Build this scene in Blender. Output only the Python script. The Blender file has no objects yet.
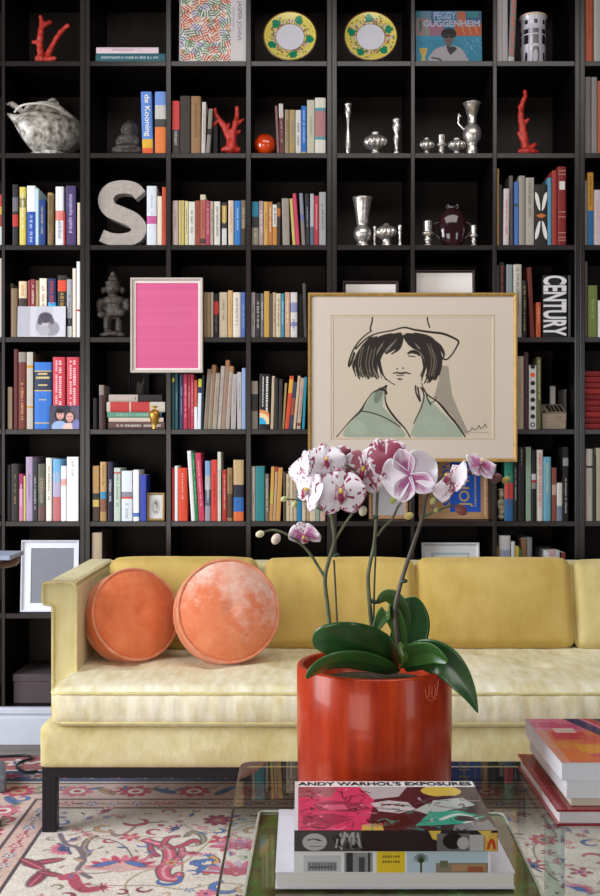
import bpy, bmesh, math, random
import numpy as np
from mathutils import Vector, Matrix, noise
R = random.Random(7)
COL = bpy.context.scene.collection
PI = math.pi

# ------------------------------------------------------------------ units
F = 1050.0; CX = 300.0; CY = 448.0; HC = 1.18; Y0 = 4.2; S = Y0 / F     # camera height, bookcase front plane
def X(px, y=Y0): return (px - CX) / F * y
ROW = {-122: -124, -30: -31.4, 62: 60.8, 154: 152.8, 246: 244.8, 338: 337.1, 430: 429.2, 522: 521.3, 614: 613.5}      # measured shelf heights
def Z(py, y=Y0): return HC - (ROW.get(py, py) - CY) / F * y
def P(px, py, y): return Vector((X(px, y), y, Z(py, y)))
def floor_at(px, py):
    y = HC * F / (py - CY); return ((px - CX) / F * y, y)
def lin(c): return c / 12.92 if c <= 0.04045 else ((c + 0.055) / 1.055) ** 2.4
def hexs(h): return tuple(int(h[i:i+2], 16) / 255 for i in (0, 2, 4))
def rgb(h): return tuple(lin(c) for c in hexs(h))

# ------------------------------------------------------------------ materials
MATS = {}
def nt(m):
    m.use_nodes = True; t = m.node_tree; return t, t.nodes, t.links, t.nodes['Principled BSDF']
def pmat(name, col=None, rough=.5, metal=0, coat=0, var=.06, scale=30, stretch=(1,1,1), bump=0, sheen=0, attr=False, col2=None, spec=.5, detail=3, bump_scale=None):
    if name in MATS: return MATS[name]
    m = bpy.data.materials.new(name); t, n, l, b = nt(m)
    tc = n.new('ShaderNodeTexCoord'); mp = n.new('ShaderNodeMapping'); mp.inputs['Scale'].default_value = stretch
    l.new(tc.outputs['Object'], mp.inputs['Vector'])
    no = n.new('ShaderNodeTexNoise'); no.inputs['Scale'].default_value = scale; no.inputs['Detail'].default_value = detail
    l.new(mp.outputs['Vector'], no.inputs['Vector'])
    if attr:
        a = n.new('ShaderNodeAttribute'); a.attribute_name = 'Col'
        mr = n.new('ShaderNodeMapRange'); mr.inputs[3].default_value = 1 - var * 2; mr.inputs[4].default_value = 1 + var * 2
        l.new(no.outputs['Fac'], mr.inputs['Value'])
        mx = n.new('ShaderNodeMix'); mx.data_type = 'RGBA'; mx.blend_type = 'MULTIPLY'; mx.inputs[0].default_value = 1
        l.new(a.outputs['Color'], mx.inputs[6]); l.new(mr.outputs[0], mx.inputs[7]); l.new(mx.outputs[2], b.inputs['Base Color'])
    else:
        r = n.new('ShaderNodeValToRGB'); c = rgb(col)
        c2 = rgb(col2) if col2 else tuple(min(1, v * (1 + var * 2)) for v in c)
        if not col2: c = tuple(v * (1 - var * 2) for v in c)
        r.color_ramp.elements[0].position = .3; r.color_ramp.elements[1].position = .7
        r.color_ramp.elements[0].color = (*c, 1); r.color_ramp.elements[1].color = (*c2, 1)
        l.new(no.outputs['Fac'], r.inputs['Fac']); l.new(r.outputs['Color'], b.inputs['Base Color'])
    b.inputs['Roughness'].default_value = rough; b.inputs['Metallic'].default_value = metal
    b.inputs['Coat Weight'].default_value = coat; b.inputs['Coat Roughness'].default_value = .05
    b.inputs['Sheen Weight'].default_value = sheen; b.inputs['Sheen Roughness'].default_value = .4
    b.inputs['Specular IOR Level'].default_value = spec
    if bump:
        bp = n.new('ShaderNodeBump'); bp.inputs['Strength'].default_value = bump; bp.inputs['Distance'].default_value = .01
        src = no
        if bump_scale:
            src = n.new('ShaderNodeTexNoise'); src.inputs['Scale'].default_value = bump_scale; l.new(mp.outputs['Vector'], src.inputs['Vector'])
        l.new(src.outputs['Fac'], bp.inputs['Height']); l.new(bp.outputs['Normal'], b.inputs['Normal'])
    MATS[name] = m; return m

# ------------------------------------------------------------------ mesh builder
class MB:
    def __init__(s): s.v = []; s.f = []; s.c = []; s.s = []
    def add(s, verts, faces, col=None, smooth=False):
        o = len(s.v); s.v += [tuple(p) for p in verts]
        for f in faces: s.f.append([o + i for i in f])
        cs = col if isinstance(col, list) else [col] * len(faces)
        s.c += cs; s.s += [smooth] * len(faces)
    def quad(s, a, b, c, d, col=None): s.add([a, b, c, d], [(0, 1, 2, 3)], col)
    def box(s, x0, x1, y0, y1, z0, z1, col=None):
        v = [(x, y, z) for z in (z0, z1) for y in (y0, y1) for x in (x0, x1)]
        s.add(v, [(0,2,3,1),(4,5,7,6),(0,1,5,4),(2,6,7,3),(0,4,6,2),(1,3,7,5)], col)
    def loft(s, rings, col=None, closed=True, caps=True, smooth=True):
        n = len(rings[0]); o = []
        for r in rings: o += list(r)
        fs = []; k = n if closed else n - 1
        for i in range(len(rings) - 1):
            for j in range(k):
                fs.append((i*n+j, i*n+(j+1) % n, (i+1)*n+(j+1) % n, (i+1)*n+j))
        cols = [col] * len(fs) if not isinstance(col, list) else col
        s.add(o, fs, cols, smooth)
        if caps and closed:
            c0 = cols[0]; 
            s.add(list(rings[0]), [tuple(reversed(range(n)))], c0); s.add(list(rings[-1]), [tuple(range(n))], cols[-1])
    def lathe(s, prof, seg=28, c=(0,0,0), col=None, rib=0, nrib=10, smooth=True, caps=True):
        rings = []
        for r, z, *q in prof:
            k = q[0] if q else 0
            rings.append([(c[0] + r*(1+k*math.cos(nrib*2*PI*j/seg))*math.cos(2*PI*j/seg), c[1] + r*(1+k*math.cos(nrib*2*PI*j/seg))*math.sin(2*PI*j/seg), c[2]+z) for j in range(seg)])
        s.loft(rings, col, smooth=smooth, caps=caps)
    def tube(s, pts, rad, seg=8, col=None, closed=False):
        pts = [Vector(p) for p in pts]; n = len(pts)
        rads = rad if isinstance(rad, (list, tuple)) else [rad] * n
        rings = []; prev = None
        for i, p in enumerate(pts):
            if closed: d = pts[(i+1) % n] - pts[i-1]
            else: d = pts[min(i+1, n-1)] - pts[max(i-1, 0)]
            d.normalize()
            if prev is None:
                u = Vector((0,0,1)) if abs(d.z) < .9 else Vector((1,0,0))
                a = d.cross(u).normalized()
            else:
                a = (prev - d * prev.dot(d)); a = a.normalized() if a.length > 1e-6 else d.orthogonal().normalized()
            prev = a; b = d.cross(a)
            rings.append([p + (a*math.cos(2*PI*j/seg) + b*math.sin(2*PI*j/seg)) * rads[i] for j in range(seg)])
        if closed: rings.append(rings[0])
        s.loft(rings, col, caps=not closed)
    def ell(s, c, r, col=None, seg=20, rings=12, rot=None):
        c = Vector(c); r = (r, r, r) if not isinstance(r, (tuple, list)) else r
        rs = []
        for i in range(rings + 1):
            th = PI * i / rings; th = min(max(th, .02), PI - .02)
            ring = []
            for j in range(seg):
                p = Vector((r[0]*math.sin(th)*math.cos(2*PI*j/seg), r[1]*math.sin(th)*math.sin(2*PI*j/seg), -r[2]*math.cos(th)))
                if rot: p = rot @ p
                ring.append(c + p)
            rs.append(ring)
        s.loft(rs, col)
    def prism(s, poly, y0, y1, col=None):     # polygon in x,z extruded along y
        n = len(poly)
        v = [(x, y0, z) for x, z in poly] + [(x, y1, z) for x, z in poly]
        s.add(v, [tuple(range(n)), tuple(reversed(range(n, 2*n)))] + [(i, n+i, n+(i+1) % n, (i+1) % n) for i in range(n)], col)
    def grid(s, g, col=None, smooth=True):    # g[i][j] points
        n = len(g[0]); v = [p for r in g for p in r]
        fs = [(i*n+j, i*n+j+1, (i+1)*n+j+1, (i+1)*n+j) for i in range(len(g)-1) for j in range(n-1)]
        s.add(v, fs, col, smooth)
    def mat(s, M):
        s.v = [tuple(M @ Vector(p)) for p in s.v]; return s
    def build(s, name, material, parent=None, recalc=True):
        me = bpy.data.meshes.new(name); me.from_pydata(s.v, [], s.f)
        if any(c is not None for c in s.c):
            a = me.color_attributes.new('Col', 'FLOAT_COLOR', 'CORNER')
            buf = []
            for f, c in zip(s.f, s.c):
                c = c or (.5, .5, .5); buf += [c[0], c[1], c[2], 1.0] * len(f)
            a.data.foreach_set('color', buf)
        me.polygons.foreach_set('use_smooth', s.s)
        if recalc:
            b = bmesh.new(); b.from_mesh(me); bmesh.ops.recalc_face_normals(b, faces=b.faces); b.to_mesh(me); b.free()
        me.update(); me.materials.append(material)
        return link(name, me, parent)
def link(name, me, parent=None):
    o = bpy.data.objects.new(name, me); COL.objects.link(o)
    if parent: o.parent = parent
    return o
def bev(o, w=.004, seg=2):
    m = o.modifiers.new('bevel', 'BEVEL'); m.width = w; m.segments = seg; m.limit_method = 'ANGLE'; m.angle_limit = .6
    return o
def remesh(o, vox, smooth=True):
    m = o.modifiers.new('fuse', 'REMESH'); m.mode = 'VOXEL'; m.voxel_size = vox; m.use_smooth_shade = smooth
    m2 = o.modifiers.new('relax', 'SMOOTH'); m2.iterations = 2
    return o
def weld(o, d=.0006):
    b = bmesh.new(); b.from_mesh(o.data); bmesh.ops.remove_doubles(b, verts=b.verts, dist=d); bmesh.ops.recalc_face_normals(b, faces=b.faces); b.to_mesh(o.data); b.free(); return o
USED = {}
def tag(o, label, cat, group=None, kind=None):
    o['label'] = label; o['category'] = cat
    if group: o['group'] = group
    if kind: o['kind'] = kind
    n = len(label.split())
    if not 4 <= n <= 16: print('LABEL LENGTH', n, label)
    if label in USED: print('DUP LABEL', label)
    USED[label] = 1
    return o
def struct(o): o['kind'] = 'structure'; return o
def empty(name, loc, label, cat, group=None, rotz=0):
    o = bpy.data.objects.new(name, None); COL.objects.link(o); o.location = loc; o.rotation_euler[2] = rotz
    o.empty_display_size = .05
    return tag(o, label, cat, group)

# lettering as flat mesh in local x (reading direction), z (up), facing -y
FONT = bpy.data.fonts[0] if bpy.data.fonts else None
def text_mb(txt, w, h, M, col, bold=0.0, spacing=1.0, keep=False):
    cu = bpy.data.curves.new('lettering', 'FONT'); cu.body = txt; cu.size = 1; cu.offset = bold; cu.space_character = spacing; cu.resolution_u = 4
    ob = bpy.data.objects.new('tmp', cu); COL.objects.link(ob)
    bpy.context.view_layer.update()
    me = bpy.data.meshes.new_from_object(ob.evaluated_get(bpy.context.evaluated_depsgraph_get()))
    vs = [v.co.copy() for v in me.vertices]; fs = [tuple(p.vertices) for p in me.polygons]
    bpy.data.objects.remove(ob); bpy.data.curves.remove(cu); bpy.data.meshes.remove(me)
    x0 = min(v.x for v in vs); x1 = max(v.x for v in vs); y0 = min(v.y for v in vs); y1 = max(v.y for v in vs)
    kx = w / (x1 - x0); ky = h / (y1 - y0)
    if keep: kx = ky = min(kx, ky)
    m = MB(); m.add([M @ Vector(((v.x - (x0+x1)/2) * kx, 0, (v.y - (y0+y1)/2) * ky)) for v in vs], fs, col)
    return m
RX90 = lambda a: Matrix.Rotation(a, 4, 'Y')

# ------------------------------------------------------------------ painted canvases (vertex colours on a real flat grid)
class Cv:
    def __init__(s, u0, v0, u1, v1, nx, ny, bg):
        s.u0, s.v0, s.u1, s.v1, s.nx, s.ny = u0, v0, u1, v1, nx, ny
        s.a = np.zeros((ny, nx, 3)); s.a[:] = hexs(bg)
        s.us = np.linspace(u0, u1, nx); s.vs = np.linspace(v0, v1, ny)
        s.aa = 1.2 * abs(u1 - u0) / nx
    def _box(s, a, b, c, d):
        i0 = np.searchsorted(s.us, a); i1 = np.searchsorted(s.us, c); j0 = np.searchsorted(s.vs, b); j1 = np.searchsorted(s.vs, d)
        if i1 <= i0 or j1 <= j0: return None
        U, V = np.meshgrid(s.us[i0:i1], s.vs[j0:j1]); return U, V, (slice(j0, j1), slice(i0, i1))
    def _put(s, sl, k, col, al=1):
        c = np.array(hexs(col)); k = np.clip(k, 0, 1)[..., None] * al
        s.a[sl] = s.a[sl] * (1 - k) + c * k
    def ell(s, cx, cy, rx, ry, col, rot=0, al=1):
        m = max(rx, ry); q = s._box(cx-m, cy-m, cx+m, cy+m)
        if not q: return
        U, V, sl = q; c, n = math.cos(rot), math.sin(rot)
        du = (U-cx)*c + (V-cy)*n; dv = -(U-cx)*n + (V-cy)*c
        d = np.sqrt((du/rx)**2 + (dv/ry)**2); s._put(sl, (1 - d) * min(rx, ry) / s.aa + .5, col, al)
    def rect(s, a, b, c, d, col, al=1):
        q = s._box(a, b, c, d)
        if q: s._put(q[2], np.ones(q[0].shape), col, al)
    def poly(s, pts, col, al=1):
        xs = [p[0] for p in pts]; ys = [p[1] for p in pts]; q = s._box(min(xs), min(ys), max(xs), max(ys))
        if not q: return
        U, V, sl = q; ins = np.zeros(U.shape, bool); n = len(pts)
        for i in range(n):
            x1, y1 = pts[i]; x2, y2 = pts[(i+1) % n]
            if y1 == y2: continue
            ins ^= ((y1 > V) != (y2 > V)) & (U < (x2-x1)*(V-y1)/(y2-y1) + x1)
        s._put(sl, ins.astype(float), col, al)
    def stroke(s, pts, w, col, al=1, smooth=True):
        if smooth and len(pts) > 2: pts = spline(pts, 6)
        n = len(pts)
        for i in range(n - 1):
            (x1, y1), (x2, y2) = pts[i][:2], pts[i+1][:2]
            if callable(w): ww = w(i/(n-1))
            else: ww = w
            q = s._box(min(x1,x2)-ww, min(y1,y2)-ww, max(x1,x2)+ww, max(y1,y2)+ww)
            if not q: continue
            U, V, sl = q; L = (x2-x1)**2 + (y2-y1)**2 + 1e-12
            t = np.clip(((U-x1)*(x2-x1)+(V-y1)*(y2-y1))/L, 0, 1)
            d = np.hypot(U-x1-t*(x2-x1), V-y1-t*(y2-y1)); s._put(sl, (ww/2 - d)/s.aa + .5, col, al)
    def blur(s, n=1):
        for _ in range(n):
            a = np.pad(s.a, ((1,1),(1,1),(0,0)), 'edge'); s.a = sum(a[i:i+s.ny, j:j+s.nx] for i in range(3) for j in range(3))/9
    def noise(s, amt, seed=1):
        g = np.random.default_rng(seed); s.a *= 1 + amt * (g.random((s.ny, s.nx, 1)) - .5) * 2; s.a = np.clip(s.a, 0, 1)
    def build(s, name, w, h, material, parent=None, plane='XZ', M=None, warp=None):
        # local: width along x centred, first row = top (XZ) or far edge (XY)
        xs = np.linspace(-w/2, w/2, s.nx); hs = np.linspace(h, 0, s.ny)
        XX, HH = np.meshgrid(xs, hs); ZZ = np.zeros_like(XX)
        co = np.stack([XX, ZZ, HH], -1) if plane == 'XZ' else np.stack([XX, HH, ZZ], -1)
        co = co.reshape(-1, 3)
        if warp is not None: co = warp(co)
        if M is not None: co = co @ np.array(M.to_3x3()).T + np.array(M.translation)
        idx = np.arange(s.nx * s.ny).reshape(s.ny, s.nx)
        fa = np.stack([idx[:-1,:-1], idx[1:,:-1], idx[1:,1:], idx[:-1,1:]], -1).reshape(-1, 4)
        me = bpy.data.meshes.new(name); me.vertices.add(len(co)); me.vertices.foreach_set('co', co.ravel())
        me.loops.add(fa.size); me.loops.foreach_set('vertex_index', fa.ravel().astype(np.int32))
        me.polygons.add(len(fa)); me.polygons.foreach_set('loop_start', np.arange(0, fa.size, 4, dtype=np.int32)); 
        me.update(calc_edges=True); me.validate()
        a = me.color_attributes.new('Col', 'FLOAT_COLOR', 'POINT'); c = s.a.reshape(-1, 3)
        l = np.where(c <= .04045, c/12.92, ((c+.055)/1.055)**2.4)
        a.data.foreach_set('color', np.concatenate([l, np.ones((len(l), 1))], 1).ravel())
        me.materials.append(material); return link(name, me, parent)
def spline(pts, n=6, closed=False):
    pts = [tuple(p) for p in pts]; out = []; N = len(pts); dim = len(pts[0])
    rng = range(N) if closed else range(N - 1)
    g = (lambda i: pts[i % N]) if closed else (lambda i: pts[max(0, min(N-1, i))])
    for i in rng:
        p0, p1, p2, p3 = g(i-1), g(i), g(i+1), g(i+2)
        for k in range(n):
            t = k / n
            out.append(tuple(.5*((2*p1[d]) + (-p0[d]+p2[d])*t + (2*p0[d]-5*p1[d]+4*p2[d]-p3[d])*t*t + (-p0[d]+3*p1[d]-3*p2[d]+p3[d])*t**3) for d in range(dim)))
    if not closed: out.append(pts[-1])
    return out

M_BOOK = pmat('book_cloth_and_paper', attr=True, rough=.55, var=.07, scale=60, spec=.35)
M_PRINT = pmat('printed_paper', attr=True, rough=.5, var=.03, scale=40, spec=.35)
M_GLOSS = pmat('glossy_print', attr=True, rough=.22, var=.03, scale=40, coat=.3)
M_SHELF = pmat('black_stained_wood', '0c0908', rough=.4, var=.25, scale=14, stretch=(1, 1, .12), spec=.16, bump=.05)
M_EDGE = pmat('shelf_front_lit_edge', '251e1c', rough=.3, var=.12, scale=14, spec=.5)  # same shelf wood, lightened where front faces catch the light
M_BACK = pmat('shelf_back_board', '332926', rough=.55, var=.08, scale=10, stretch=(3, 1, .2), spec=.25)
M_WHITE = pmat('white_gloss_paint', 'cdd2e0', rough=.3, var=.015)
M_WALL = pmat('grey_wall_plaster', '6a6662', rough=.9, var=.04)
M_SILVER = pmat('mercury_silver', 'a89e96', rough=.3, metal=.82, var=.16, scale=70, col2='ece6e0')
M_BRASS = pmat('polished_brass', 'b58a3e', rough=.34, metal=.8, var=.1)
M_GILT = pmat('gilded_frame_wood', 'a9854a', rough=.45, metal=.3, var=.08, scale=40, bump=.1)
M_CORAL = pmat('red_coral', '8e1a12', rough=.5, var=.25, scale=60, bump=.5, col2='c23222')
M_STONE = pmat('dark_carved_stone', '241e1b', col2='4a4038', rough=.6, var=.3, scale=60, bump=.6)
M_DARKMETAL = pmat('blackened_steel', '17151a', rough=.4, metal=.3, var=.15, spec=.5)
# ------------------------------------------------------------------ setting
m = MB(); m.box(-3.6, 3.6, -2.6, 4.75, -.05, 0); m_floor = pmat('grey_floorboards', '5c534c', rough=.45, var=.2, scale=5, stretch=(.3, 9, 1), col2='8a7e74')
struct(m.build('floor', m_floor))
m = MB(); m.box(-3.6, 3.6, 4.62, 4.72, 0, 3.5); struct(m.build('wall_back', M_WALL))
m = MB(); BB = [(4.1995, 0), (4.178, 0), (4.178, .104), (4.183, .108), (4.183, .121), (4.174, .124), (4.174, .141), (4.181, .1465), (4.1995, .1465)]
n = len(BB); m.add([(-3.2, y, z) for y, z in BB] + [(2.4, y, z) for y, z in BB], [tuple(range(n)), tuple(reversed(range(n, 2*n)))] + [(i, n+i, n+(i+1) % n, (i+1) % n) for i in range(n)])
struct(m.build('baseboard_back', M_WHITE))

# ------------------------------------------------------------------ bookcases
SHELF_PX = [-122, -30, 62, 154, 246, 338, 430, 522, 614, 706]         # top surface of every shelf
YB = 4.575                                                           # back board
def bookcase(px_left, px_right, cols, label):
    root = empty('bookcase', (0, Y0, 0), label, 'bookcase', 'black bookcases along the back wall')
    root.location = (X(px_left), Y0, 0); ox = X(px_left)
    top = Z(-122)
    def part(nm, a, b, y0, y1, z0, z1, mat=M_SHELF):
        k = MB(); k.box(X(a)-ox, X(b)-ox, y0-Y0, y1-Y0, z0, z1); o = bev(k.build(nm, mat, root), .0015, 1)
        if mat is M_SHELF: o.data.materials.append(M_EDGE); o.data.polygons[2].material_index = 1
        return o
    edges = []
    part('side_panel', px_left, cols[0][0], Y0, YB, 0, top); part('side_panel', cols[-1][1], px_right, Y0, YB, 0, top)
    for (a, b), (c, d) in zip(cols, cols[1:]): part('divider', b, c, Y0+.001, YB, Z(706), top)
    for a, b in cols:
        for y in SHELF_PX:
            part('shelf', a, b, Y0 + .002, YB, Z(y) - .021, Z(y))
    part('plinth', cols[0][0], cols[-1][1], Y0 + .003, Y0 + .02, 0, Z(706) - .0215)
    part('back_panel', px_left, px_right, YB + .0005, YB + .012, 0, top, M_BACK)
    return root
bookcase(-83, 84.9, [(-78, 1.5), (5, 80)], 'black bookcase behind the sofa arm, holding the silver tureen')
bookcase(85, 331.8, [(90, 166), (171, 246), (251, 327)], 'black three-column bookcase holding the big letter S and pink picture')
bookcase(332, 579.8, [(337, 411), (415, 493), (497, 575)], 'black three-column bookcase behind the framed ink portrait')
bookcase(580, 666, [(585, 661)], 'black bookcase cut by the right edge, with red magazine stack')

# ------------------------------------------------------------------ books
ORD = 'first second third fourth fifth sixth seventh eighth ninth tenth eleventh twelfth thirteenth fourteenth fifteenth sixteenth seventeenth'.split()
PAGE = rgb('ddd2bd')
GAIN = lambda px, c: c
def parse(bands):
    out = []
    for b in bands.split():
        c, *y = b.split('<'); out.append((c, float(y[0]) if y else None))
    return out
def glyphs(mb, w, z0, z1, y, col, rnd, across=.5):
    z = z1; cw = w * across
    while z > z0:
        h = rnd.uniform(.002, .0045)
        if z - h < z0: break
        if rnd.random() > .14:
            a = rnd.uniform(-.5, -.25) * cw; b = rnd.uniform(.25, .5) * cw
            mb.quad((a, y, z-h), (b, y, z-h), (b, y, z), (a, y, z), col)
            if rnd.random() < .5:
                c2 = (a+b)/2 + rnd.uniform(-.1, .1)*cw
        z -= h + rnd.uniform(.0012, .0024)
def book_mesh(w, h, d, bands, rnd, ink='auto', hard=None, cover=None, top_light=True, tz=None, across=.46):
    """spine faces -y, x centred, z from 0"""
    m = MB(); cols = []
    hard = rnd.random() < .5 if hard is None else hard
    pr = min(.0035, w * (.14 if hard else .05))
    xs = [-w/2, -w*.42, -w*.22, w*.22, w*.42, w/2]; ys = [pr, pr*.45, 0, 0, pr*.45, pr]
    z1 = h
    for c, z0 in bands:
        c3 = rgb(c); 
        for i in range(5): m.quad((xs[i], ys[i], z0), (xs[i+1], ys[i+1], z0), (xs[i+1], ys[i+1], z1), (xs[i], ys[i], z1), c3)
        z1 = z0
    cc = rgb(cover or bands[0][0]); t = .0022 if hard else .0008; lip = .003 if hard else .0004
    t = min(t, w*.2)
    cap = [(xs[i], ys[i], h) for i in range(6)] + [(w/2, pr+.003, h), (-w/2, pr+.003, h)]
    m.add(cap, [tuple(range(8))], cc); m.add([(x, y, 0) for x, y, z in cap], [tuple(reversed(range(8)))], cc)
    m.quad((-w/2, pr+.003, 0), (w/2, pr+.003, 0), (w/2, pr+.003, h), (-w/2, pr+.003, h), cc)
    m.box(-w/2, -w/2+t, pr, d, 0, h, cc); m.box(w/2-t, w/2, pr, d, 0, h, cc)
    m.box(-w/2+t, w/2-t, pr+.003, d-lip, lip, h-lip, PAGE)
    if ink:
        if ink == 'auto':
            r = hexs(bands[0][0] if len(bands) < 3 else bands[len(bands)//2][0]); L = .3*r[0]+.6*r[1]+.1*r[2]
            ink = rnd.choice(['e8e0d0', 'd8c48a', 'e6e6e6']) if L < .5 else rnd.choice(['2a2422', '3a2c28', '7a2a22', '28304a'])
        a, b = tz if tz else (rnd.uniform(.18, .38), rnd.uniform(.72, .92))
        zt = h*(a+b)/2; bc = next((c for c, z0 in bands if z0 <= zt), bands[-1][0])
        glyphs(m, w, h*a, h*b, -.0006, tuple(.68*p+.32*q for p, q in zip(rgb(ink), rgb(bc))), rnd, across*.82)
    return m
BOOKS = {}
def shelf_row(cell, yb, where, group, data, name='book', cat='book', yfront=.008):
    yraw = yb; yb = ROW.get(yb, yb)
    for i, it in enumerate(data):
        x0, x1, yt, bands, desc = it[:5]; o = it[5] if len(it) > 5 else {}
        rnd = random.Random(hash((round(x0*10), yraw)) & 0xffff)
        h = (yb - yt) * S; w = (x1 - x0) * S * .965
        bs = []
        g = 1 - .17*min(1, max(0, ((x0+x1)/2 - 130)/320)) - (.07 if yb < 300 else 0)  # light fall-off put into the colours: darker rightwards and on upper rows
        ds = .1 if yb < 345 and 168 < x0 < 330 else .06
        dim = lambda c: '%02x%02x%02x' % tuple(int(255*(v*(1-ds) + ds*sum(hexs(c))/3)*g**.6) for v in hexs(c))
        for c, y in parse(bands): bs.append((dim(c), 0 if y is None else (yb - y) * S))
        lean = o.get('lean', 0)
        if lean == 4: lean = (yb - yt) * .066
        d = o.get('d', min(.26, max(.12, h * .74)))
        if lean: h /= math.cos(math.atan2(abs(lean)*S, h)) 
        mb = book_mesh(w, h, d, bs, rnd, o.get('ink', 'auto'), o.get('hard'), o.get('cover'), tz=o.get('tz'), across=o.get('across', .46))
        px = (x0 + x1) / 2
        if lean > 0: mb.mat(Matrix.Translation((-w/2, 0, 0))); px = x1 - .1
        if lean < 0: mb.mat(Matrix.Translation((w/2, 0, 0))); px = x0 + .1
        ob = mb.build(o.get('name', name), M_BOOK, recalc=True)
        ob.location = (X(px), Y0 + yfront + o.get('back', rnd.uniform(0, .006)), Z(yb) + .0003)
        if lean: ob.rotation_euler[1] = math.atan2(lean * S, (yb - yt) * S)
        label = f"{desc}, {ORD[i]} from left, {where}" if len(data) > 2 else f"{desc}, {where}"
        tag(ob, label, o.get('cat', cat), group)
        ob['w'] = w; BOOKS[(cell, i)] = ob; del ob['w']
def spine_text(ob, txt, w, h, zc, col, rot=PI/2, bold=0, y=-.0012, xo=0, name='spine_lettering', keep=False, label=None):
    M = Matrix.Translation((xo, y, zc)) @ RX90(rot)
    t = text_mb(txt, w, h, M, rgb(col), bold, keep=keep); o = t.build(name, M_PRINT, ob, recalc=False)
    if label: o['label'] = label
    return o

# column A
shelf_row('A3', 246, 'on shelf below the silver tureen', 'books on the shelf below the tureen', [
 (11.5,17.5,184,'2a2028<197 6a6a70<211 2a2028<214 c0302a<226 2a2028','black book with grey and red patches',{'ink':None}),
 (18.7,25.3,186.5,'dcca5c<197 8f7f3c<207 dcca5c','yellow book with olive block'),
 (25.8,34.8,185,'ececf0<211 2a4fae','white and blue book',{'ink':'c8d4ee','tz':(.05,.5)}),
 (34.9,38,188,'bcdae2','pale blue slim book',{'ink':None}),
 (38.2,44.7,199,'1c3c84','navy blue book',{'ink':'b8b070'}),
 (46.7,52,192,'b08c50<195 8a7048','brown patterned book',{'ink':'3a2c1c','tz':(.2,.95),'across':.7}),
 (54.7,63,186,'ececf2<210 e28078<220 ececf2','white book with salmon block',{'ink':'30303a','tz':(.1,.42),'across':.6}),
 (63.2,64.6,212,'c03020','thin red book',{'ink':None}),
 (64.9,75,185,'4c3a6c','purple book with pale lettering',{'ink':'c8b8e0','across':.5}),
 (76.7,79.8,202,'e2d2b2','small cream book',{'ink':None}),
])
shelf_row('A4', 338, 'behind the grey portrait photo card', 'books behind the photo card', [
 (5.5,8,281,'6a5a4a','slim brown book',{'back':.06,'ink':None}),
 (10,16.7,288,'7e664a','tan brown book',{'ink':None}),
 (18,26.3,281,'dac29c<298 3a2a28','cream and dark book',{'ink':'c86a30','tz':(.72,.95)}),
 (27.5,30,280,'8e2c32','thin dark red book',{'ink':None}),
 (30.1,34.7,279,'8c3238','red book with pale title',{'ink':'e8d8d0','tz':(.2,.9),'across':.6}),
 (35,38.4,280,'9a7a50','slim tan book'),
 (38.7,46,278,'e8dcc8','cream book with brown title',{'ink':'8a4a28','across':.6}),
 (47,55.3,278,'24305c<302 30a4e2<308 24305c','navy book with red title',{'ink':'d03a34','tz':(.55,.95),'across':.55}),
 (57,65.8,275,'302824<280 e2482a<291 302824','dark book with orange block',{'ink':'d8a850','tz':(.35,.72),'across':.6}),
 (66.2,71.3,279,'a2a2a8<318 302e30<326 d8d8da','mottled grey book',{'ink':'3a3a3e'}),
 (72,75.6,268,'e4d6c6','tall beige book',{'ink':None}),
 (75.9,79.7,261,'f2eeea<309 d03030<311 f2eeea','tallest white book',{'ink':None}),
])
shelf_row('A5', 430, 'by the snapshot of two faces', 'books beside the snapshot', [
 (6.7,11.3,387,'8a7058','short tan book',{'ink':None}),
 (13,17.2,349,'5c1c1c','tall dark maroon book',{'ink':None}),
 (17.6,25.5,352,'8a8078<362 6e2a22','brown-red book with gold title',{'ink':'d8a868','tz':(.12,.6)}),
 (26,32.4,352,'bab2a6<365 c8902c<368 bab2a6<406 c8902c<408 bab2a6','grey book with gold bands',{'ink':None,'cover':'6a5640'}),
 (32.8,50.8,362,'3070ca<370.5 d0b060<371.5 2a3450<390 d0b060<391 3070ca<422.5 d0b060<423.5 3070ca','thick blue volume with navy band',{'ink':None,'hard':True}),
 (52,64.6,357,'cc3a4a','first red dictionary',{'ink':None,'hard':True}),
 (66,79,357,'cc3a4a','second red dictionary',{'ink':None,'hard':True}),
])
b = BOOKS[('A5', 4)]
for zf, ww, hh in ((378, .05, .01), (381.5, .056, .01), (387, .034, .007), (401, .03, .004)):
    pass
m = MB(); rr = random.Random(3)
for zy, ww, hh in ((375.5, .036, .008), (379.5, .052, .009), (386.5, .034, .006), (401, .028, .004)):
    x = -ww/2
    while x < ww/2:
        k = rr.uniform(.003, .006); z = (430 - zy) * S; m.quad((x, -.0008, z), (x+k, -.0008, z), (x+k, -.0008, z+hh), (x, -.0008, z+hh), rgb('dcc68a')); x += k + .0014
m.build('spine_title', M_PRINT, b, recalc=False)
for i in (5, 6):
    b = BOOKS[('A5', i)]; m = MB(); rr = random.Random(i)
    for xc, wd in ((-.009, .008), (.006, .011)):
        z = .275
        while z > .09:
            k = rr.uniform(.004, .008)
            if rr.random() > .12: m.quad((xc-wd/2, -.0008, z-k), (xc+wd/2, -.0008, z-k), (xc+wd/2*rr.uniform(.5,1), -.0008, z), (xc-wd/2, -.0008, z), rgb('e8bcc0'))
            z -= k + .003
    m.build('spine_title', M_PRINT, b, recalc=False); m = MB(); m.ell((0, -.0006, .062), (.006, .0006, .007), rgb('c8d8e8'), 12, 6); m.build('spine_emblem', M_PRINT, b, recalc=False)
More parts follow.
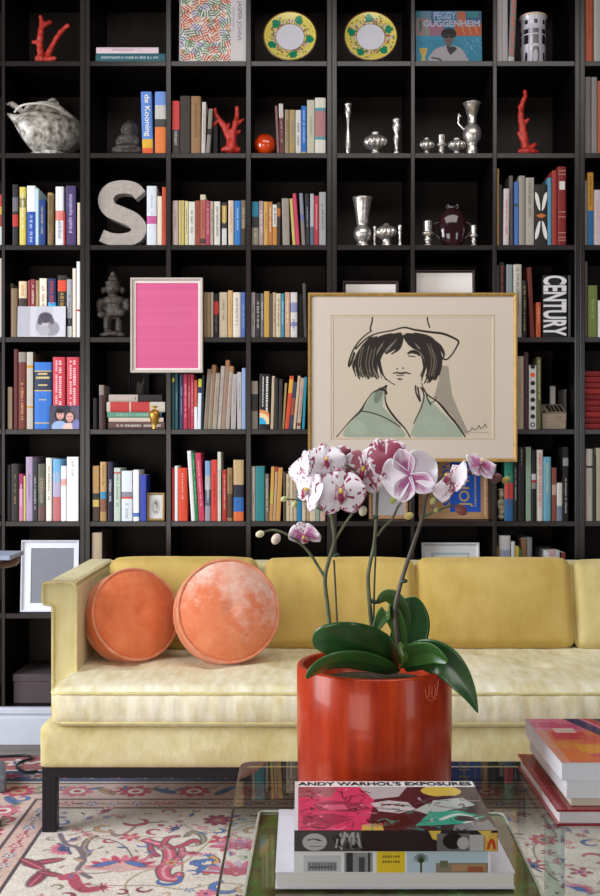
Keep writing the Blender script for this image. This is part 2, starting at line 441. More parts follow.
shelf_row('A6', 522, 'on shelf above the silver frame', 'books on the shelf above the silver frame', [
 (5.5,10,465,'1e1a1a','black book',{'ink':None}),
 (10.3,18.3,464,'2c2422','dark brown book with gold title',{'ink':'a88848','across':.25}),
 (18.5,22.7,474,'a42a62<489 c87898','magenta book'),
 (22.8,24.8,476,'ccbc6c','thin yellow book',{'ink':None}),
 (25,31.7,457,'aa92b2','lavender book',{'ink':'6a5878'}),
 (32,36.7,462,'34323a','charcoal book with white title',{'ink':'c8c8d0'}),
 (37,44.7,464,'5c5c4c<478 6a6450<492 4c5848<506 6c4c48','mottled green-brown book',{'ink':'a89880','across':.8}),
 (45,51,458,'efe8d8','ivory book',{'ink':'4a4438'}),
 (52,60.3,459,'6cacda<472 92aed2<482 b2a8c6<497 c46c6c','blue-to-red book',{'ink':None}),
 (60.5,66,466,'f2f2f6<479 e8a8a0<486 f2f2f6','white book with pink patch',{'ink':None}),
 (66.3,78,457,'f8f8fa','thick white book',{'ink':'8a8a94','tz':(.68,.95),'across':.35}),
])
# column B
shelf_row('B2', 154, 'beside the small Buddha', 'books beside the small Buddha', [
 (142,153,91,'5c8ad8<138.5 e8b030<147.5 e65a28','blue, yellow and orange art book',{'ink':None,'lean':-1.8,'hard':True}),
 (154.2,166,90.5,'6e94da<104 c8c4bc<118 4a4644<126 ea7a38','blue and orange book with grey photo',{'ink':None,'hard':True}),
])
spine_text(BOOKS[('B2', 0)], 'de Kooning', .168, .028, .151, 'e8e2d8', bold=.012, xo=.022)
shelf_row('B3', 246, 'just right of the letter S', 'books beside the letter S', [
 (146.3,156.5,185.5,'dce0e8<215.5 cc5a98<223.5 dce0e8','pale book with magenta band',{'ink':'a8b0c0','tz':(.5,.85),'across':.3}),
 (156.8,161.4,195.5,'ead8c0','cream book',{'ink':None}),
 (161.7,166,186.5,'cc4a30','red-orange book',{'ink':'8a2a1c'}),
])
shelf_row('B6', 522, 'beside the small gold-framed sketch', 'books beside the gold-framed sketch', [
 (92,98.6,466,'b48c54<493.5 3a3430<500 d0b060<507 4a3a30','tan and black book',{'ink':None}),
 (99.5,106,462,'c49c64<492 3a8ab4<499 8a5a44<512 b08a58','tan book with blue patch',{'ink':'7a5a30','tz':(.6,.95)}),
 (107,112.8,462,'28243c','dark navy book with white title',{'ink':'d8d8e4','tz':(.3,.7),'across':.6}),
 (113.5,120,468,'c2cec2<472 c86a5a<474 c2cec2','pale green book',{'ink':'4a6a5a'}),
 (121,132,471,'dee6ee<492 8a8a9a<497 d84a3a<499 dee6ee','thick white book with red emblem',{'ink':'9aa4b4','tz':(.05,.35)}),
 (132.7,138.8,470,'f4f4f6<513 5a7ac8<517 f4f4f6','white book with blue dot',{'ink':None}),
 (139.7,145.7,475,'3a4cb4','royal blue book',{'ink':None}),
])
# column C
shelf_row('C2', 154, 'beside the forked red coral', 'books beside the forked coral', [
 (171.6,179.2,100,'d43a3a<129 3c3838','red and black book',{'ink':'b8b0a8','tz':(.15,.42),'across':.6}),
 (179.6,190.3,95,'3e322c','thick dark brown book',{'ink':None,'hard':True}),
 (190.8,200.6,95.5,'9c724a','thick tan leather book',{'ink':'6a4828','hard':True}),
 (200.8,205,101,'cec6be','slim pale book leaning slightly',{'lean':1.0,'ink':'8a6a60'}),
 (205.6,209.6,108,'8c8278<128 2c2624<134 8c8278','grey book with dark band',{'lean':3.0,'ink':None}),
 (211.5,217,112,'141212','black book',{'ink':None,'back':.03}),
])
shelf_row('C3', 246, 'on shelf below the forked coral', 'paperbacks below the forked coral', [
 (172,178,200,'c2aaa2','pinkish beige paperback',{'ink':'7a6a70'}),
 (178.5,180.8,200,'d2bc74','thin yellow paperback',{'ink':None}),
 (181,184,200,'caB464'.lower(),'mustard paperback',{'ink':None}),
 (184.5,188,200.5,'dacc92','pale yellow paperback'),
 (188.2,194.7,201,'dedad2','white paperback with black title',{'ink':'2a2a2c','across':.5}),
 (194.9,199.8,200,'a44a32','brick red paperback',{'ink':'6a2a1c'}),
 (200,205.4,194,'d8c8a8<199 b8604a<238 4a3a38<243 b8604a','rust paperback with taller cream top',{'ink':'8a3a30'}),
 (205.6,209.8,200,'ba3a5c','crimson paperback',{'ink':'e0a8b0'}),
 (210,213.2,200.5,'baaa92','tan paperback'),
 (214,220,201,'e2dace','cream paperback with black title',{'ink':'2c2a28','across':.55}),
 (221.7,226.5,202,'3a3430<205 c89a38<222 3a3430<228 d8d4cc','black, gold and white paperback',{'ink':'e8e0d0','tz':(.5,.9)}),
 (228,233.7,200,'deCAB2'.lower(),'cream paperback with orange lettering',{'ink':'c86a48'}),
 (234,240.7,200,'2c7aca','bright blue paperback',{'ink':'a8c8e8'}),
 (241,245.6,199.5,'7c6c5a<228 4a3a2c','mottled brown paperback',{'ink':'b8a890','across':.8}),
], name='paperback')
shelf_row('C4', 338, 'just right of pink picture', 'paperbacks right of the pink picture', [
 (203.6,206.6,292,'9a8050','thin olive tan paperback',{'ink':None}),
 (206.8,210.2,292,'a88c64','tan paperback',{'ink':None}),
 (210.5,213,292,'cabaaa','pale paperback',{'ink':None}),
 (213.2,218.6,293,'221c1c<301 c8382c<314 221c1c','black paperback with red block',{'ink':'8a8078','tz':(.1,.5)}),
 (219,227.5,292,'cdbb9c','thick cream paperback',{'ink':'6a5a44'}),
 (227.7,232.5,290,'daaa6a','orange tan paperback',{'ink':'a87838'}),
 (232.7,240.6,292,'ded4c4','pale paperback with grey title',{'ink':'6a6a7a'}),
 (241,245.3,292,'4c6ab4','blue paperback',{'ink':'a8b8e0'}),
], name='paperback')
shelf_row('C5', 430, 'below the pink picture', 'books and magazines below the pink picture', [
 (171.3,174.3,374,'1e4a4e<378 c8b040<382 1e4a4e','dark teal journal',{'ink':None}),
 (174.5,177.8,373,'24585e','teal journal',{'ink':'8ab0b0','across':.4}),
 (179.4,183,374,'3a3a64','navy journal',{'ink':'b0b0c8','across':.4}),
 (183.3,187.2,374,'ba304a','red journal with pale marks',{'ink':'e8c0c8','across':.4}),
 (187.5,190.4,374,'aa2842','crimson journal',{'ink':'e8c0c8','across':.4}),
 (190.6,193.4,374,'c23a52','rose red journal',{'ink':'e8c0c8','across':.4}),
 (193.6,197,380,'d25a42<407 eceaea','orange and white booklet',{'ink':None}),
 (197.2,200.6,379,'caca3c<387 26346a<393 d8e4f0','lime, navy and white booklet',{'ink':None,'lean':1}),
 (200.9,203,375,'20242c','thin black folder',{'ink':None,'lean':1.2}),
 (203.3,207.2,369,'8c7c6c','brown-grey magazine leaning right',{'ink':'5a4a40','lean':4,'name':'magazine','cat':'magazine'}),
 (207.4,211.8,365,'b08058<372 96846f','grey magazine with tan top',{'ink':'b05a48','lean':4,'name':'magazine','cat':'magazine'}),
 (212,216.4,373,'aa9a8a','pale taupe magazine',{'ink':'7a6a5c','lean':4,'name':'magazine','cat':'magazine'}),
 (216.6,220.8,366,'baaca2','light grey magazine',{'ink':'7a6e68','lean':4,'name':'magazine','cat':'magazine'}),
 (221,225,360,'a8704c<367 9c8270','tallest brown-topped magazine',{'ink':'b86a60','lean':4,'name':'magazine','cat':'magazine'}),
 (225.2,229.5,366,'b07c54<372 ac9e92','pinkish grey magazine',{'ink':'b07068','lean':4,'name':'magazine','cat':'magazine'}),
 (230.5,235.6,374,'b2aaa6','silver grey magazine',{'ink':'8a8280','lean':1.5,'name':'magazine','cat':'magazine'}),
 (237,241.4,372,'b8b4b4','upright grey magazine',{'ink':'807c7c','name':'magazine','cat':'magazine'}),
][:17])
shelf_row('C5b', 430, 'last on right below the pink picture', 'books and magazines below the pink picture', [
 (241.8,245.7,368,'92aad4','light blue magazine',{'ink':None,'name':'magazine','cat':'magazine'})])
shelf_row('C6', 522, 'above the orange cushions', 'books on the shelf above the orange cushions', [
 (171.4,174.2,468,'cc3226','red book',{'ink':None}),
 (174.4,177.5,466,'e6eeee','white book',{'ink':None}),
 (177.8,187.6,468,'e44a30','thick red-orange book',{'ink':'f0d0c0','tz':(.4,.95),'across':.25,'lean':-.6}),
 (190.9,194.9,451,'eaeaea','white book leaning left',{'ink':None,'lean':-4.2}),
 (195.2,198.3,453,'22824a','green book leaning left',{'ink':'a8d8b8','lean':-4.2}),
 (198.8,204.4,453,'d23a5a','crimson book leaning left',{'ink':'f0b8c4','lean':-4}),
 (204.8,210.5,461,'7ea4cc<476 b8b4b8<490 5a6074<506 9a98a4','blue and grey photo book',{'ink':'e8e8f0','tz':(.3,.6),'across':.6}),
 (211,217,460,'e24238','bright red book',{'ink':'6a1a14'}),
 (217.4,220.8,452,'dad6c6','tall pale book',{'ink':'7a8898'}),
 (222,226.4,470,'ba3028','dark red book',{'ink':'e8c0b0'}),
 (227,232.4,468,'9c7c52<494 5a4030<518 9c7c52','tan and brown book',{'ink':'4a3824'}),
 (233,243.7,460,'caaa7a<485 2a2a3a<497.5 2c6cba<512 e4703a','thick book, tan, black and blue',{'ink':None,'hard':True}),
])
# column D
shelf_row('D2', 154, 'beside the orange glass ball', 'books beside the orange glass ball', [
 (277,279.4,105,'8e605c','slim dusty pink book leaning left',{'lean':-2.2,'ink':None}),
 (279.8,284.2,103,'cfc4bc<117 6c323a','maroon book with pale label',{'ink':'c0a0a0','lean':-1.2}),
 (284.8,289,109,'a28a6a','tan book',{'ink':'6a5438'}),
 (289.3,295,109,'b29658','ochre book',{'ink':'7a6a90'}),
 (295.3,301,109,'dad6d2','white book with black title',{'ink':'2a2a2a','across':.5}),
 (301.3,306.5,105,'226aca<151 c8a868','bright blue book',{'ink':'a8c8f0'}),
 (307,314.7,99,'cac2aa','cream book',{'ink':'8a8a70'}),
 (315,326,97,'e2daca<107 4a9aa8<110 b87a7a<136 4a9aa8<139 e2daca','thick ivory book with oval motif',{'ink':None}),
])
shelf_row('D3', 246, 'on shelf below orange glass ball', 'books below the orange glass ball', [
 (251.6,258.5,201,'1c7c9a<216 2a2a28<227 8c8270','teal, black and tan book',{'ink':'c8b890','tz':(.05,.38)}),
 (259,263.4,200.5,'b29290','dusty pink paperback',{'ink':'e0d0c8','across':.7}),
 (263.6,268,201,'daaa52','yellow paperback',{'ink':'a85a28'}),
 (268.2,272.2,201,'ca7a3a','orange paperback'),
 (272.5,276.8,204,'e2ded6<226 d88a38','white and orange paperback',{'ink':'1c1a1a','tz':(.5,.95),'across':.7}),
 (277,280.4,202,'4c3428<208 c86a30<216 3c2c22','dark brown and orange paperback',{'ink':None}),
 (282.6,289.8,198,'a2968a','grey-beige book',{'ink':'8a7e74','lean':-1}),
 (292.6,295.8,198,'dabA62'.lower(),'yellow book leaning left',{'lean':-3.2,'ink':None}),
 (296.2,299.8,193,'da3a62','hot pink book leaning left',{'lean':-3.6,'ink':None}),
 (301.8,305.4,192.5,'8c8c9a<214 6a70b0<220 8c8078','grey-violet book leaning left',{'lean':-2.6,'ink':None}),
 (306,309.6,193,'2c2a32','charcoal book with pale title',{'ink':'a8a8b0','lean':-1}),
 (310.2,313.8,193,'bab6ba<226 5a6a80','pale grey book',{'ink':None}),
 (314.2,318.8,195,'c23242','red book',{'ink':'e8a0a0'}),
 (319.2,326,191.5,'aaaaaa','silver grey book',{'ink':'5a5a5e','across':.6}),
])
shelf_row('D4', 338, 'left of portrait, on upper shelf', 'paperbacks left of the portrait', [
 (251,255,292,'aa9a9e','mauve grey paperback'),
 (255.5,260.4,293,'2c2828','black paperback with pale title',{'ink':'c0b8b0','across':.7}),
 (260.6,263.6,293,'727072','grey paperback'),
 (264,269.2,291,'ca9c40','mustard paperback',{'ink':None}),
 (269.5,272.4,293,'5c4c40','dark brown paperback',{'ink':None}),
 (272.6,275.8,292,'c2a282','tan paperback'),
 (276,280.8,293,'d2c2a6','cream paperback'),
 (281,284.4,293,'3a8aaa','teal blue paperback',{'ink':'c8e0e8'}),
 (285,289.8,292,'d2a282','peach paperback',{'ink':'e8d8c8'}),
 (290.2,297.4,292,'dAD2CE<302 8a90c0<312 dad2ce<322 8a90c0<326 dad2ce'.lower(),'white paperback with violet marks',{'ink':'4a4a6a','tz':(.15,.4)}),
 (298.2,303.6,293,'261e1c','black paperback',{'ink':None,'back':.03}),
 (304,307,283,'4c484a','tall dark grey folder leaning left',{'ink':None,'lean':-1.5}),
], name='paperback')
shelf_row('D5', 430, 'left of portrait, on lower shelf', 'books left of the portrait', [
 (251.2,257.8,381,'8c7c6e<394 2a2422<411 7c7066','taupe book with dark middle',{'ink':None}),
 (258.6,270,374,'1e1a1a','black book with rainbow quarter-circle',{'ink':None,'lean':.8}),
 (270.4,273.2,376,'cab292','slim cream book',{'ink':None,'lean':1.6}),
 (274,278.4,378,'2e2a28','tall black book',{'ink':None}),
 (278.6,281.8,379,'3a3430','narrow dark book',{'ink':None,'lean':.8}),
 (282,284.2,383,'b29258','ochre slim book leaning right',{'ink':None,'lean':3}),
 (284.6,288.6,376,'d84a2c<379 e8a830<393 da4a2c','red book with yellow flame',{'ink':None,'lean':5.2}),
 (289,292.6,382,'34405c<398 9a4a34<415 34405c','navy book with rust middle',{'ink':None,'lean':4.4}),
 (293,295.8,376,'d2b292','cream book leaning right',{'ink':None,'lean':5}),
 (296.6,300.4,378,'c2aa9a<423 8a4a38<426 c2aa9a','beige book leaning right',{'ink':'8a6a5c','lean':4.2}),
 (302,304.6,377,'229ab4','turquoise book leaning right',{'ink':None,'lean':2.6}),
])
b = BOOKS[('D5', 1)]; ww = 11.4*S*.965; m = MB(); o = -ww
for k, (c, r) in enumerate((('e08a50', .058), ('ecd0a0', .045), ('30a8d8', .027))):
    pts = [(o+.002, -.0012-k*.0002, .02)] + [(o+.002 + min(r*math.cos(a), ww-.006), -.0012-k*.0002, .02 + r*math.sin(a)) for a in np.linspace(0, PI/2, 10)]
    m.add(pts, [tuple(range(len(pts)))], rgb(c))
rr = random.Random(5); 
for xc, wd, z0 in ((o+.030, .008, .075), (o+.014, .004, .09)):
    z = .21
    while z > z0:
        k = rr.uniform(.004, .008); m.quad((xc-wd/2, -.0012, z-k), (xc+wd/2, -.0012, z-k), (xc+wd/2, -.0012, z), (xc-wd/2, -.0012, z), rgb('e0dcd4')); z -= k + .0025
m.build('spine_artwork', M_PRINT, b, recalc=False)
shelf_row('D6', 522, 'behind the leftmost orchid blooms', 'books behind the orchid blooms', [
 (251.3,255,466.5,'cabeae','beige book',{'ink':'6a5a50','tz':(.3,.5)}),
 (255.2,264.5,466.5,'2c888c','thick teal book',{'ink':None}),
 (264.8,269,474,'7c6c62','brown-grey book'),
 (269.2,272.6,467,'d8a450<492 c8b848<504 ca9254','tan and yellow book leaning right',{'ink':None,'lean':2}),
 (272.8,275.6,467,'c03a34<472 caa07a','tan book with red top',{'ink':None,'lean':2.6}),
 (275.8,280.2,468,'d29a52','orange tan book leaning right',{'ink':None,'lean':2.6}),
 (283.2,286,472,'5c4c3c','slim brown book',{'ink':None}),
 (286.2,290,474,'d2be9a','cream paperback'),
 (290.2,293,474,'dac6aa','pale cream paperback',{'ink':None}),
 (293.2,297,474,'cab492','beige paperback'),
 (297.2,302,474,'1c82ba','cyan blue paperback',{'ink':None}),
 (302.2,306,474,'d6c2a6','tan-white paperback'),
 (306.2,309.3,474,'c0a47c','tan paperback',{'ink':None}),
 (309.6,315.4,472,'d8c8aa','wide cream paperback'),
 (315.6,320,473,'92a292','grey-green paperback'),
 (320.2,325.6,474,'caaa92','pinkish tan paperback'),
])
# column G and H
shelf_row('G1', 62, 'beside the white tower canister', 'books beside the tower canister', [
 (497.6,502.6,-8,'c8bcbc','tall white-grey book',{'ink':'a89a9a'}),
 (502.8,508.4,-8,'bcb2b2','second tall pale book',{'ink':None}),
 (508.8,515,-10,'8f8c8c<56 d0c8c4','grey book with orange lettering',{'ink':'e0582c','lean':3,'across':.8,'tz':(.08,.98)}),
])
shelf_row('G3', 246, 'on shelf below the upright coral', 'books below the upright coral', [
 (497.6,499.6,168,'b88c44','thin gold book',{'ink':None}),
 (499.8,502.8,184,'302624','dark brown book',{'ink':None}),
 (503.7,509.6,188,'e2d2d2','white book with red lettering',{'ink':'b84a3a','lean':.6}),
 (510.6,514.6,174,'726862','grey-brown book',{'ink':None,'back':.02}),
 (515.3,519.2,181,'4e7cce<203 3a5a50<206 4e7cce','blue book',{'ink':None}),
 (519.6,526,175,'aaa096','grey-beige book',{'ink':None}),
 (526.3,534.8,177,'c2b8aa','wide beige book with grey title',{'ink':'6a625a','tz':(.42,.97),'across':.55}),
 (535.2,548,184,'2e2420','dark book with white crescents',{'ink':None}),
 (548.3,552.3,177,'5e9cbc','light blue book',{'ink':None}),
 (552.7,557.8,170,'b0382c','red book',{'ink':None}),
 (558.2,567,166,'921e1e','tall dark red leather book',{'ink':None,'hard':True}),
])
b = BOOKS[('G3', 7)]; m = MB()
for sx in (-1, 1):
    for sz in (-1, 1):
        pts_o = []; pts_i = []
        for t in np.linspace(0, 1, 10):
            pts_o.append((sx*(.003 + .021*t**1.8), -.0012, .118 + sz*(.02 + .075*math.sin(t*PI/2))))
            pts_i.append((sx*(.003 + .0215*t**.8), -.0012, .118 + sz*(.02 + .055*t**1.6)))
        m.add(pts_o + pts_i[::-1], [tuple(range(20))], rgb('d8d4d0'))
m.add([(-.022, -.0011, .118), (0, -.0011, .108), (.022, -.0011, .118), (0, -.0011, .128)], [(0,1,2,3)], rgb('b8642c'))
m.build('spine_artwork', M_PRINT, b, recalc=False)
b = BOOKS[('G3', 10)]; m = MB()
m.quad((-.011, -.0010, .222), (.011, -.0010, .222), (.011, -.0010, .256), (-.011, -.0010, .256), rgb('d0c8c0'))
for z in (.296, .282, .132, .112, .03, .018, .048): m.quad((-.0145, -.0010, z), (.0145, -.0010, z), (.0145, -.0010, z+.003), (-.0145, -.0010, z+.003), rgb('b88878'))
m.build('spine_label', M_PRINT, b, recalc=False)
shelf_row('G4', 338, "on shelf with the CENTURY book", 'books beside the CENTURY book', [
 (497.4,499.4,265,'4e4848','dark grey book',{'ink':None}),
 (500,505.6,262,'1c1818','black book with red dots',{'ink':'b83030','tz':(.35,.95)}),
 (507,513.2,264,'8e989e','pale blue-grey book',{'ink':None}),
 (514,522.4,264,'cec6ba','cream book with brown title',{'ink':'5a5048','tz':(.3,.95)}),
 (523,527.6,280,'201c1c','black book with coloured dots',{'ink':'c8a060','tz':(.1,.9)}),
 (531.2,535.4,267,'742a24','brown-red book leaning left',{'ink':None,'lean':-3.2}),
 (536.8,541.8,302,'cc5a30','short orange book',{'ink':'e0a080'}),
 (543,568,275,'141214','thick black book lettered in white',{'ink':None,'d':.24}),
 (569.2,571.8,275,'504a4a','thin dark grey book',{'ink':None}),
])
b = BOOKS[('G4', 7)]; t = spine_text(b, 'CENTURY', .243, .094, .126, 'd4d0d4', bold=.032, y=-.001); t['label'] = 'heavy white block letters reading CENTURY'
shelf_row('G5', 430, 'beside the wooden slotted box', 'books beside the slotted box', [
 (517.5,524.4,356,'c2ae90','tan book',{'ink':'a86a4a','tz':(.45,.75)}),
 (525,529,352,'4a3038','maroon book',{'ink':None}),
 (529.6,537.2,365,'e0dcdc','white book with black dots',{'ink':None}),
 (537.6,542,357,'64643a','olive book',{'ink':'c8c8a0','tz':(.4,.95)}),
 (543.6,547.4,371,'cc3c22','red-orange book leaning left',{'ink':None,'lean':-3.4,'back':.15,'d':.15}),
])
b = BOOKS[('G5', 2)]
m = MB()
for k in range(8):
    r = .0092; z = .018 + k*.0333; c = 'e0582c' if k == 6 else '1c1818'
    m.add([(r*math.cos(a), -.001, z + r*math.sin(a)) for a in np.linspace(0, 2*PI, 17)[:-1]], [tuple(range(16))], rgb(c))
    if k == 0: m.add([(r*.5*math.cos(a), -.0013, z + r*.5*math.sin(a)) for a in np.linspace(0, 2*PI, 17)[:-1]], [tuple(range(16))], rgb('e0dcdc'))
m.build('spine_dots', M_PRINT, b, recalc=False)
shelf_row('G6', 522, 'right of the JOHN poster', 'books right of the JOHN poster', [
 (505.2,514,458,'22967e<483 da4440<499 2c66a2','teal, red and blue book',{'ink':'1c3c3c'}),
 (514.3,518.4,462,'1c1a1c','black book with white marks',{'ink':'a8a8a8'}),
 (519,524.8,447,'261e1c','tall dark brown book',{'ink':'b8b0a8','tz':(.72,.97),'across':.25}),
 (526.6,531.8,447,'92a892','grey-green book',{'ink':None}),
 (532.2,536.8,450,'1c1a1a<474 c8c4c8<480 b83038<483 8a8a8e<489 1c1a1a','black book with pale emblem',{'ink':None}),
 (537.3,543.8,450,'e6ded6','white book with red lettering',{'ink':'c03a34','tz':(.18,.96),'across':.7}),
 (544.2,552,457,'70b0ce','light blue book with yellow title',{'ink':'d8cc58','tz':(.42,.9),'across':.35}),
 (552.7,557.3,468,'924c3c<485 c8a898<495 924c3c','red-brown book',{'ink':None}),
 (557.6,563.2,483,'dcd8d4<506 7c88a0','short white and blue book',{'ink':None}),
 (563.6,569,447,'1e1a1a<458 9a969a<466 1e1a1a','black book with silver patch',{'ink':'c8c4c8','tz':(.1,.6)}),
])
shelf_row('G7', 614, 'peeking over the sofa back', 'books peeking over the sofa back', [
 (497.4,499,547,'b88c2c','thin mustard book',{'ink':None}),
 (499.6,511.4,536,'cac4c6<550 a0a4b8<562 4a5a90','wide grey book with blue pattern',{'ink':'7a80a0','tz':(.6,.8)}),
 (512,515.8,542,'dcd8d8','white book',{'ink':None}),
 (516.2,519.8,547,'d0b838','yellow book',{'ink':None}),
 (520.2,522.2,550,'4a6a48','thin green book',{'ink':None}),
 (522.6,527.6,539,'82603f','brown book',{'ink':None}),
 (528,533.2,538,'828286','grey book',{'ink':None}),
 (545,561,551,'e4e0e4','wide white book with red letters',{'ink':'c8303a','tz':(.55,.99),'across':.75}),
 (562.5,566.5,553,'8a3a3c','dark red book',{'ink':None}),
])
shelf_row('H1', 62, 'on right edge bookcase, top shelf', 'books on the right edge bookcase', [
 (586,593.8,-8,'cc5e3c','orange-red book',{'ink':'7a2a18','tz':(.3,.9)}),
 (594.6,603,-6,'b8b4ac','pale grey book',{'ink':None}),
 (603.4,610,-2,'6a5a50','brown book',{'ink':None}),
])
shelf_row('H2', 154, 'on right edge bookcase, second shelf', 'books on the right edge bookcase', [
 (585.6,592,76,'867c78','tall grey book',{'ink':None}),
 (592.4,598,76,'968e8c','second tall grey book',{'ink':None}),
 (598.4,606,80,'b85634','rust orange book',{'ink':None}),
])
shelf_row('H3', 246, 'on right edge bookcase, third shelf', 'books on the right edge bookcase', [
 (585.4,588,180,'969090','slim grey book',{'ink':None}),
 (588.2,594.2,172,'d09024<210 1e6ea6','yellow and blue book',{'ink':'3a2c14','tz':(.55,.95)}),
 (594.6,602,189,'dccccc','pale pink book',{'ink':'c88a94'}),
])
shelf_row('H4', 338, 'on right edge bookcase, fourth shelf', 'books on the right edge bookcase', [
 (585.4,588.4,261,'705850','tall brown book',{'ink':None}),
 (588.8,598.4,285,'72823e','olive green book',{'ink':'98a468'}),
 (598.8,606,300,'dcd8d2','white book',{'ink':None}),
])
shelf_row('H6', 522, 'on right edge bookcase, lower shelf', 'books on the right edge bookcase', [
 (585.2,586.6,459,'aa1a2a','thin red book',{'ink':None}),
 (586.8,593.6,449,'c8c0b8<466 2c2826<468 c8c0b8','silver-white book with black band',{'ink':'9a928c'}),
 (594,597,455,'3c3632','slim dark book',{'ink':None}),
 (597.2,604,448,'bab096','cream book',{'ink':None}),
])
shelf_row('Z3', 246, 'at the far left picture edge', 'books at the far left edge', [
 (-9,-4.6,190,'c8c0b0','tall pale book',{'ink':None}),(-4.2,1.3,194,'c83a2c<206 d8b040<214 a83a34<226 d0d8d0','red, yellow and white book',{'ink':None})])
shelf_row('Z4', 338, 'on far left edge, fourth shelf', 'books at the far left edge', [
 (-10,-4.6,262,'8a6a50','tall brown book',{'ink':None}),(-4.2,1.3,258,'d0c4b4','tall cream book',{'ink':None})])

# books lying flat
def flat_book(x0, x1, yt, yb, col, desc, group, ink=None, z=None, bands=None, tz=None, across=.5, name='book'):
    L = (x1 - x0) * S; T = (yb - yt) * S * .96; rnd = random.Random(int(x0*7+yt*3))
    bs = []
    for c, f in (bands or [(col, 0)]): bs.append((c, f * L))
    mb = book_mesh(T, L, .21, bs, rnd, ink, True, col, tz=tz, across=across)
    mb.mat(Matrix.Translation((0, 0, T/2)) @ Matrix.Rotation(-PI/2, 4, 'Y'))       # spine top goes to -x ... reads left to right
    mb.mat(Matrix.Translation((L/2, 0, 0)))
    ob = mb.build(name, M_BOOK); ob.location = ((X(x0)+X(x1))/2, Y0 + .012 + rnd.uniform(0, .004), (Z(yb) if z is None else z) + .0003)
    tag(ob, desc, 'book', group); ob['h'] = T; h = ob['h']; del ob['h']
    return ob, ob.location.z + T
_, z = flat_book(95, 165, 52.8, 62, '2a5c66', 'teal book lying flat under a pale pink one', 'books lying flat above the Buddha', 'c8d0d0', tz=(.1, .92), across=.4)
flat_book(95.5, 158, 46.2, 52.6, 'd8c0c8', 'pale pink book lying flat on a teal book', 'books lying flat above the Buddha', 'a89098', z=z)
G5 = 'stack of books behind the brass urn'
_, z = flat_book(107.5, 164, 422.5, 430, '5e4640', 'dark brown book at the bottom of the stack behind the brass urn', G5, 'e0d4c8', tz=(.05, .85))
_, z = flat_book(108, 163, 418, 422.4, 'ccb8a8', 'thin beige book above the dark brown one behind brass urn', G5, z=z)
_, z = flat_book(106.5, 161, 412, 417.8, '5e8e7c', 'green book with blue end in the stack behind the urn', G5, 'a8c8b8', z=z, bands=[('5e8e7c', .05), ('2a6aa0', 0)])
_, z = flat_book(106, 164.5, 401.2, 411.8, 'c2baaa', 'beige book with red blocks in the stack behind the urn', G5, z=z, bands=[('c2baaa', .94), ('b83c3a', .61), ('c2baaa', .585), ('b83c3a', .26), ('c2baaa', 0)])
flat_book(108, 161, 393.4, 401, 'b4a49c', 'half-grey half-black book topping the stack behind the brass urn', G5, '2c2424', z=z, bands=[('b4a49c', .45), ('2c2424', 0)], tz=(.08, .5))
shelf_row('B5', 430, 'left of the stack behind brass urn', None, [(98.5,103.6,385,'8a7a74<395 4e3434','dark upright book with grey top',{'ink':None}), (92,96.5,398,'1a1514','short black upright book',{'ink':None})])
shelf_row('B7', 614, 'standing behind the left back cushion', None, [(91,101.5,533,'b8a488','beige upright book',{'ink':None,'cover':'5a4c40'})])
z = Z(614)
for k in range(10):                                                    # red magazines, right edge
    y1 = 430 - k*5.85; 
    _, z = flat_book(585.3 + (k % 3)*.4, 640, y1-5.7, y1, ['7e1a1a','6e1416','8a1e1c','761818'][k % 4], f'dark red magazine, {ORD[k]} from the bottom of the right edge pile', 'pile of dark red magazines at the right edge', None, z=Z(430)+.0003+k*5.85*S, name='magazine')
# ------------------------------------------------------------------ ornaments on the shelves
def coral(name, base_px, yb, y, branches, label, group='red coral branches'):
    m = MB(); o = P(base_px, yb, y); rr = random.Random(int(base_px))
    for br in branches:
        pts = [(X(a, y) - o.x, rr.uniform(-.006, .006), Z(b, y) - o.z) for a, b, r in br]; rad = [r * y / F * (.98 if base_px == 231 else 1.2) for a, b, r in br]
        sp = spline([p + (r,) for p, r in zip(pts, rad)], 5)
        m.tube([q[:3] for q in sp], [max(.004, q[3] * rr.uniform(.88, 1.15)) for q in sp], 10)
        m.ell(sp[-1][:3], max(.005, sp[-1][3] * 1.15), seg=10, rings=8); m.ell(sp[0][:3], sp[0][3], seg=10, rings=8)
    ob = m.build(name, M_CORAL); ob.location = (o.x, y, Z(yb) + .001)
    zmin = min(v[2] for v in m.v); ob.location.z += .0025 - zmin
    remesh(ob, .0035); tag(ob, label, 'coral', group); return ob
YC = 4.235
coral('coral_branch', 45, 61, YC, [[(42,60,3.2),(40,48,2.8),(41,35,2.6),(42,24,2.2),(41,18,1.6)], [(42,29,2),(46,25,1.9),(50,22.5,1.8)], [(46,60,3),(51,48,2.5),(58,37,2.2),(64,29,2.1),(68,27,1.9)], [(40,44,2),(36,42.5,1.8),(33.5,42.5,1.6)], [(38,59,3.2),(47,60,3.4),(55,59.5,1.8)]],
      'red coral branch with two arms on the shelf above the tureen')
coral('coral_branch', 231, 153, YC, [[(231,152,5),(230,140,4.6),(226,132,3.8),(221,124,3),(216,117,2.4),(215,112,2)], [(219,122,2),(215,126,1.8),(213,128,1.5)], [(232,150,5),(233,138,4),(235,128,3.2),(237,118,2.6),(237,110,2)], [(236,128,2.2),(240.5,124,1.8),(243.5,122,1.4)], [(227,136,2),(228,130,1.7),(229,126,1.4)], [(232,138,2),(238,135,1.8),(240,133,1.4)], [(223,152,2.4),(230,151,4),(238,152,3)]],
      'forked red coral branch beside the leaning slim books')
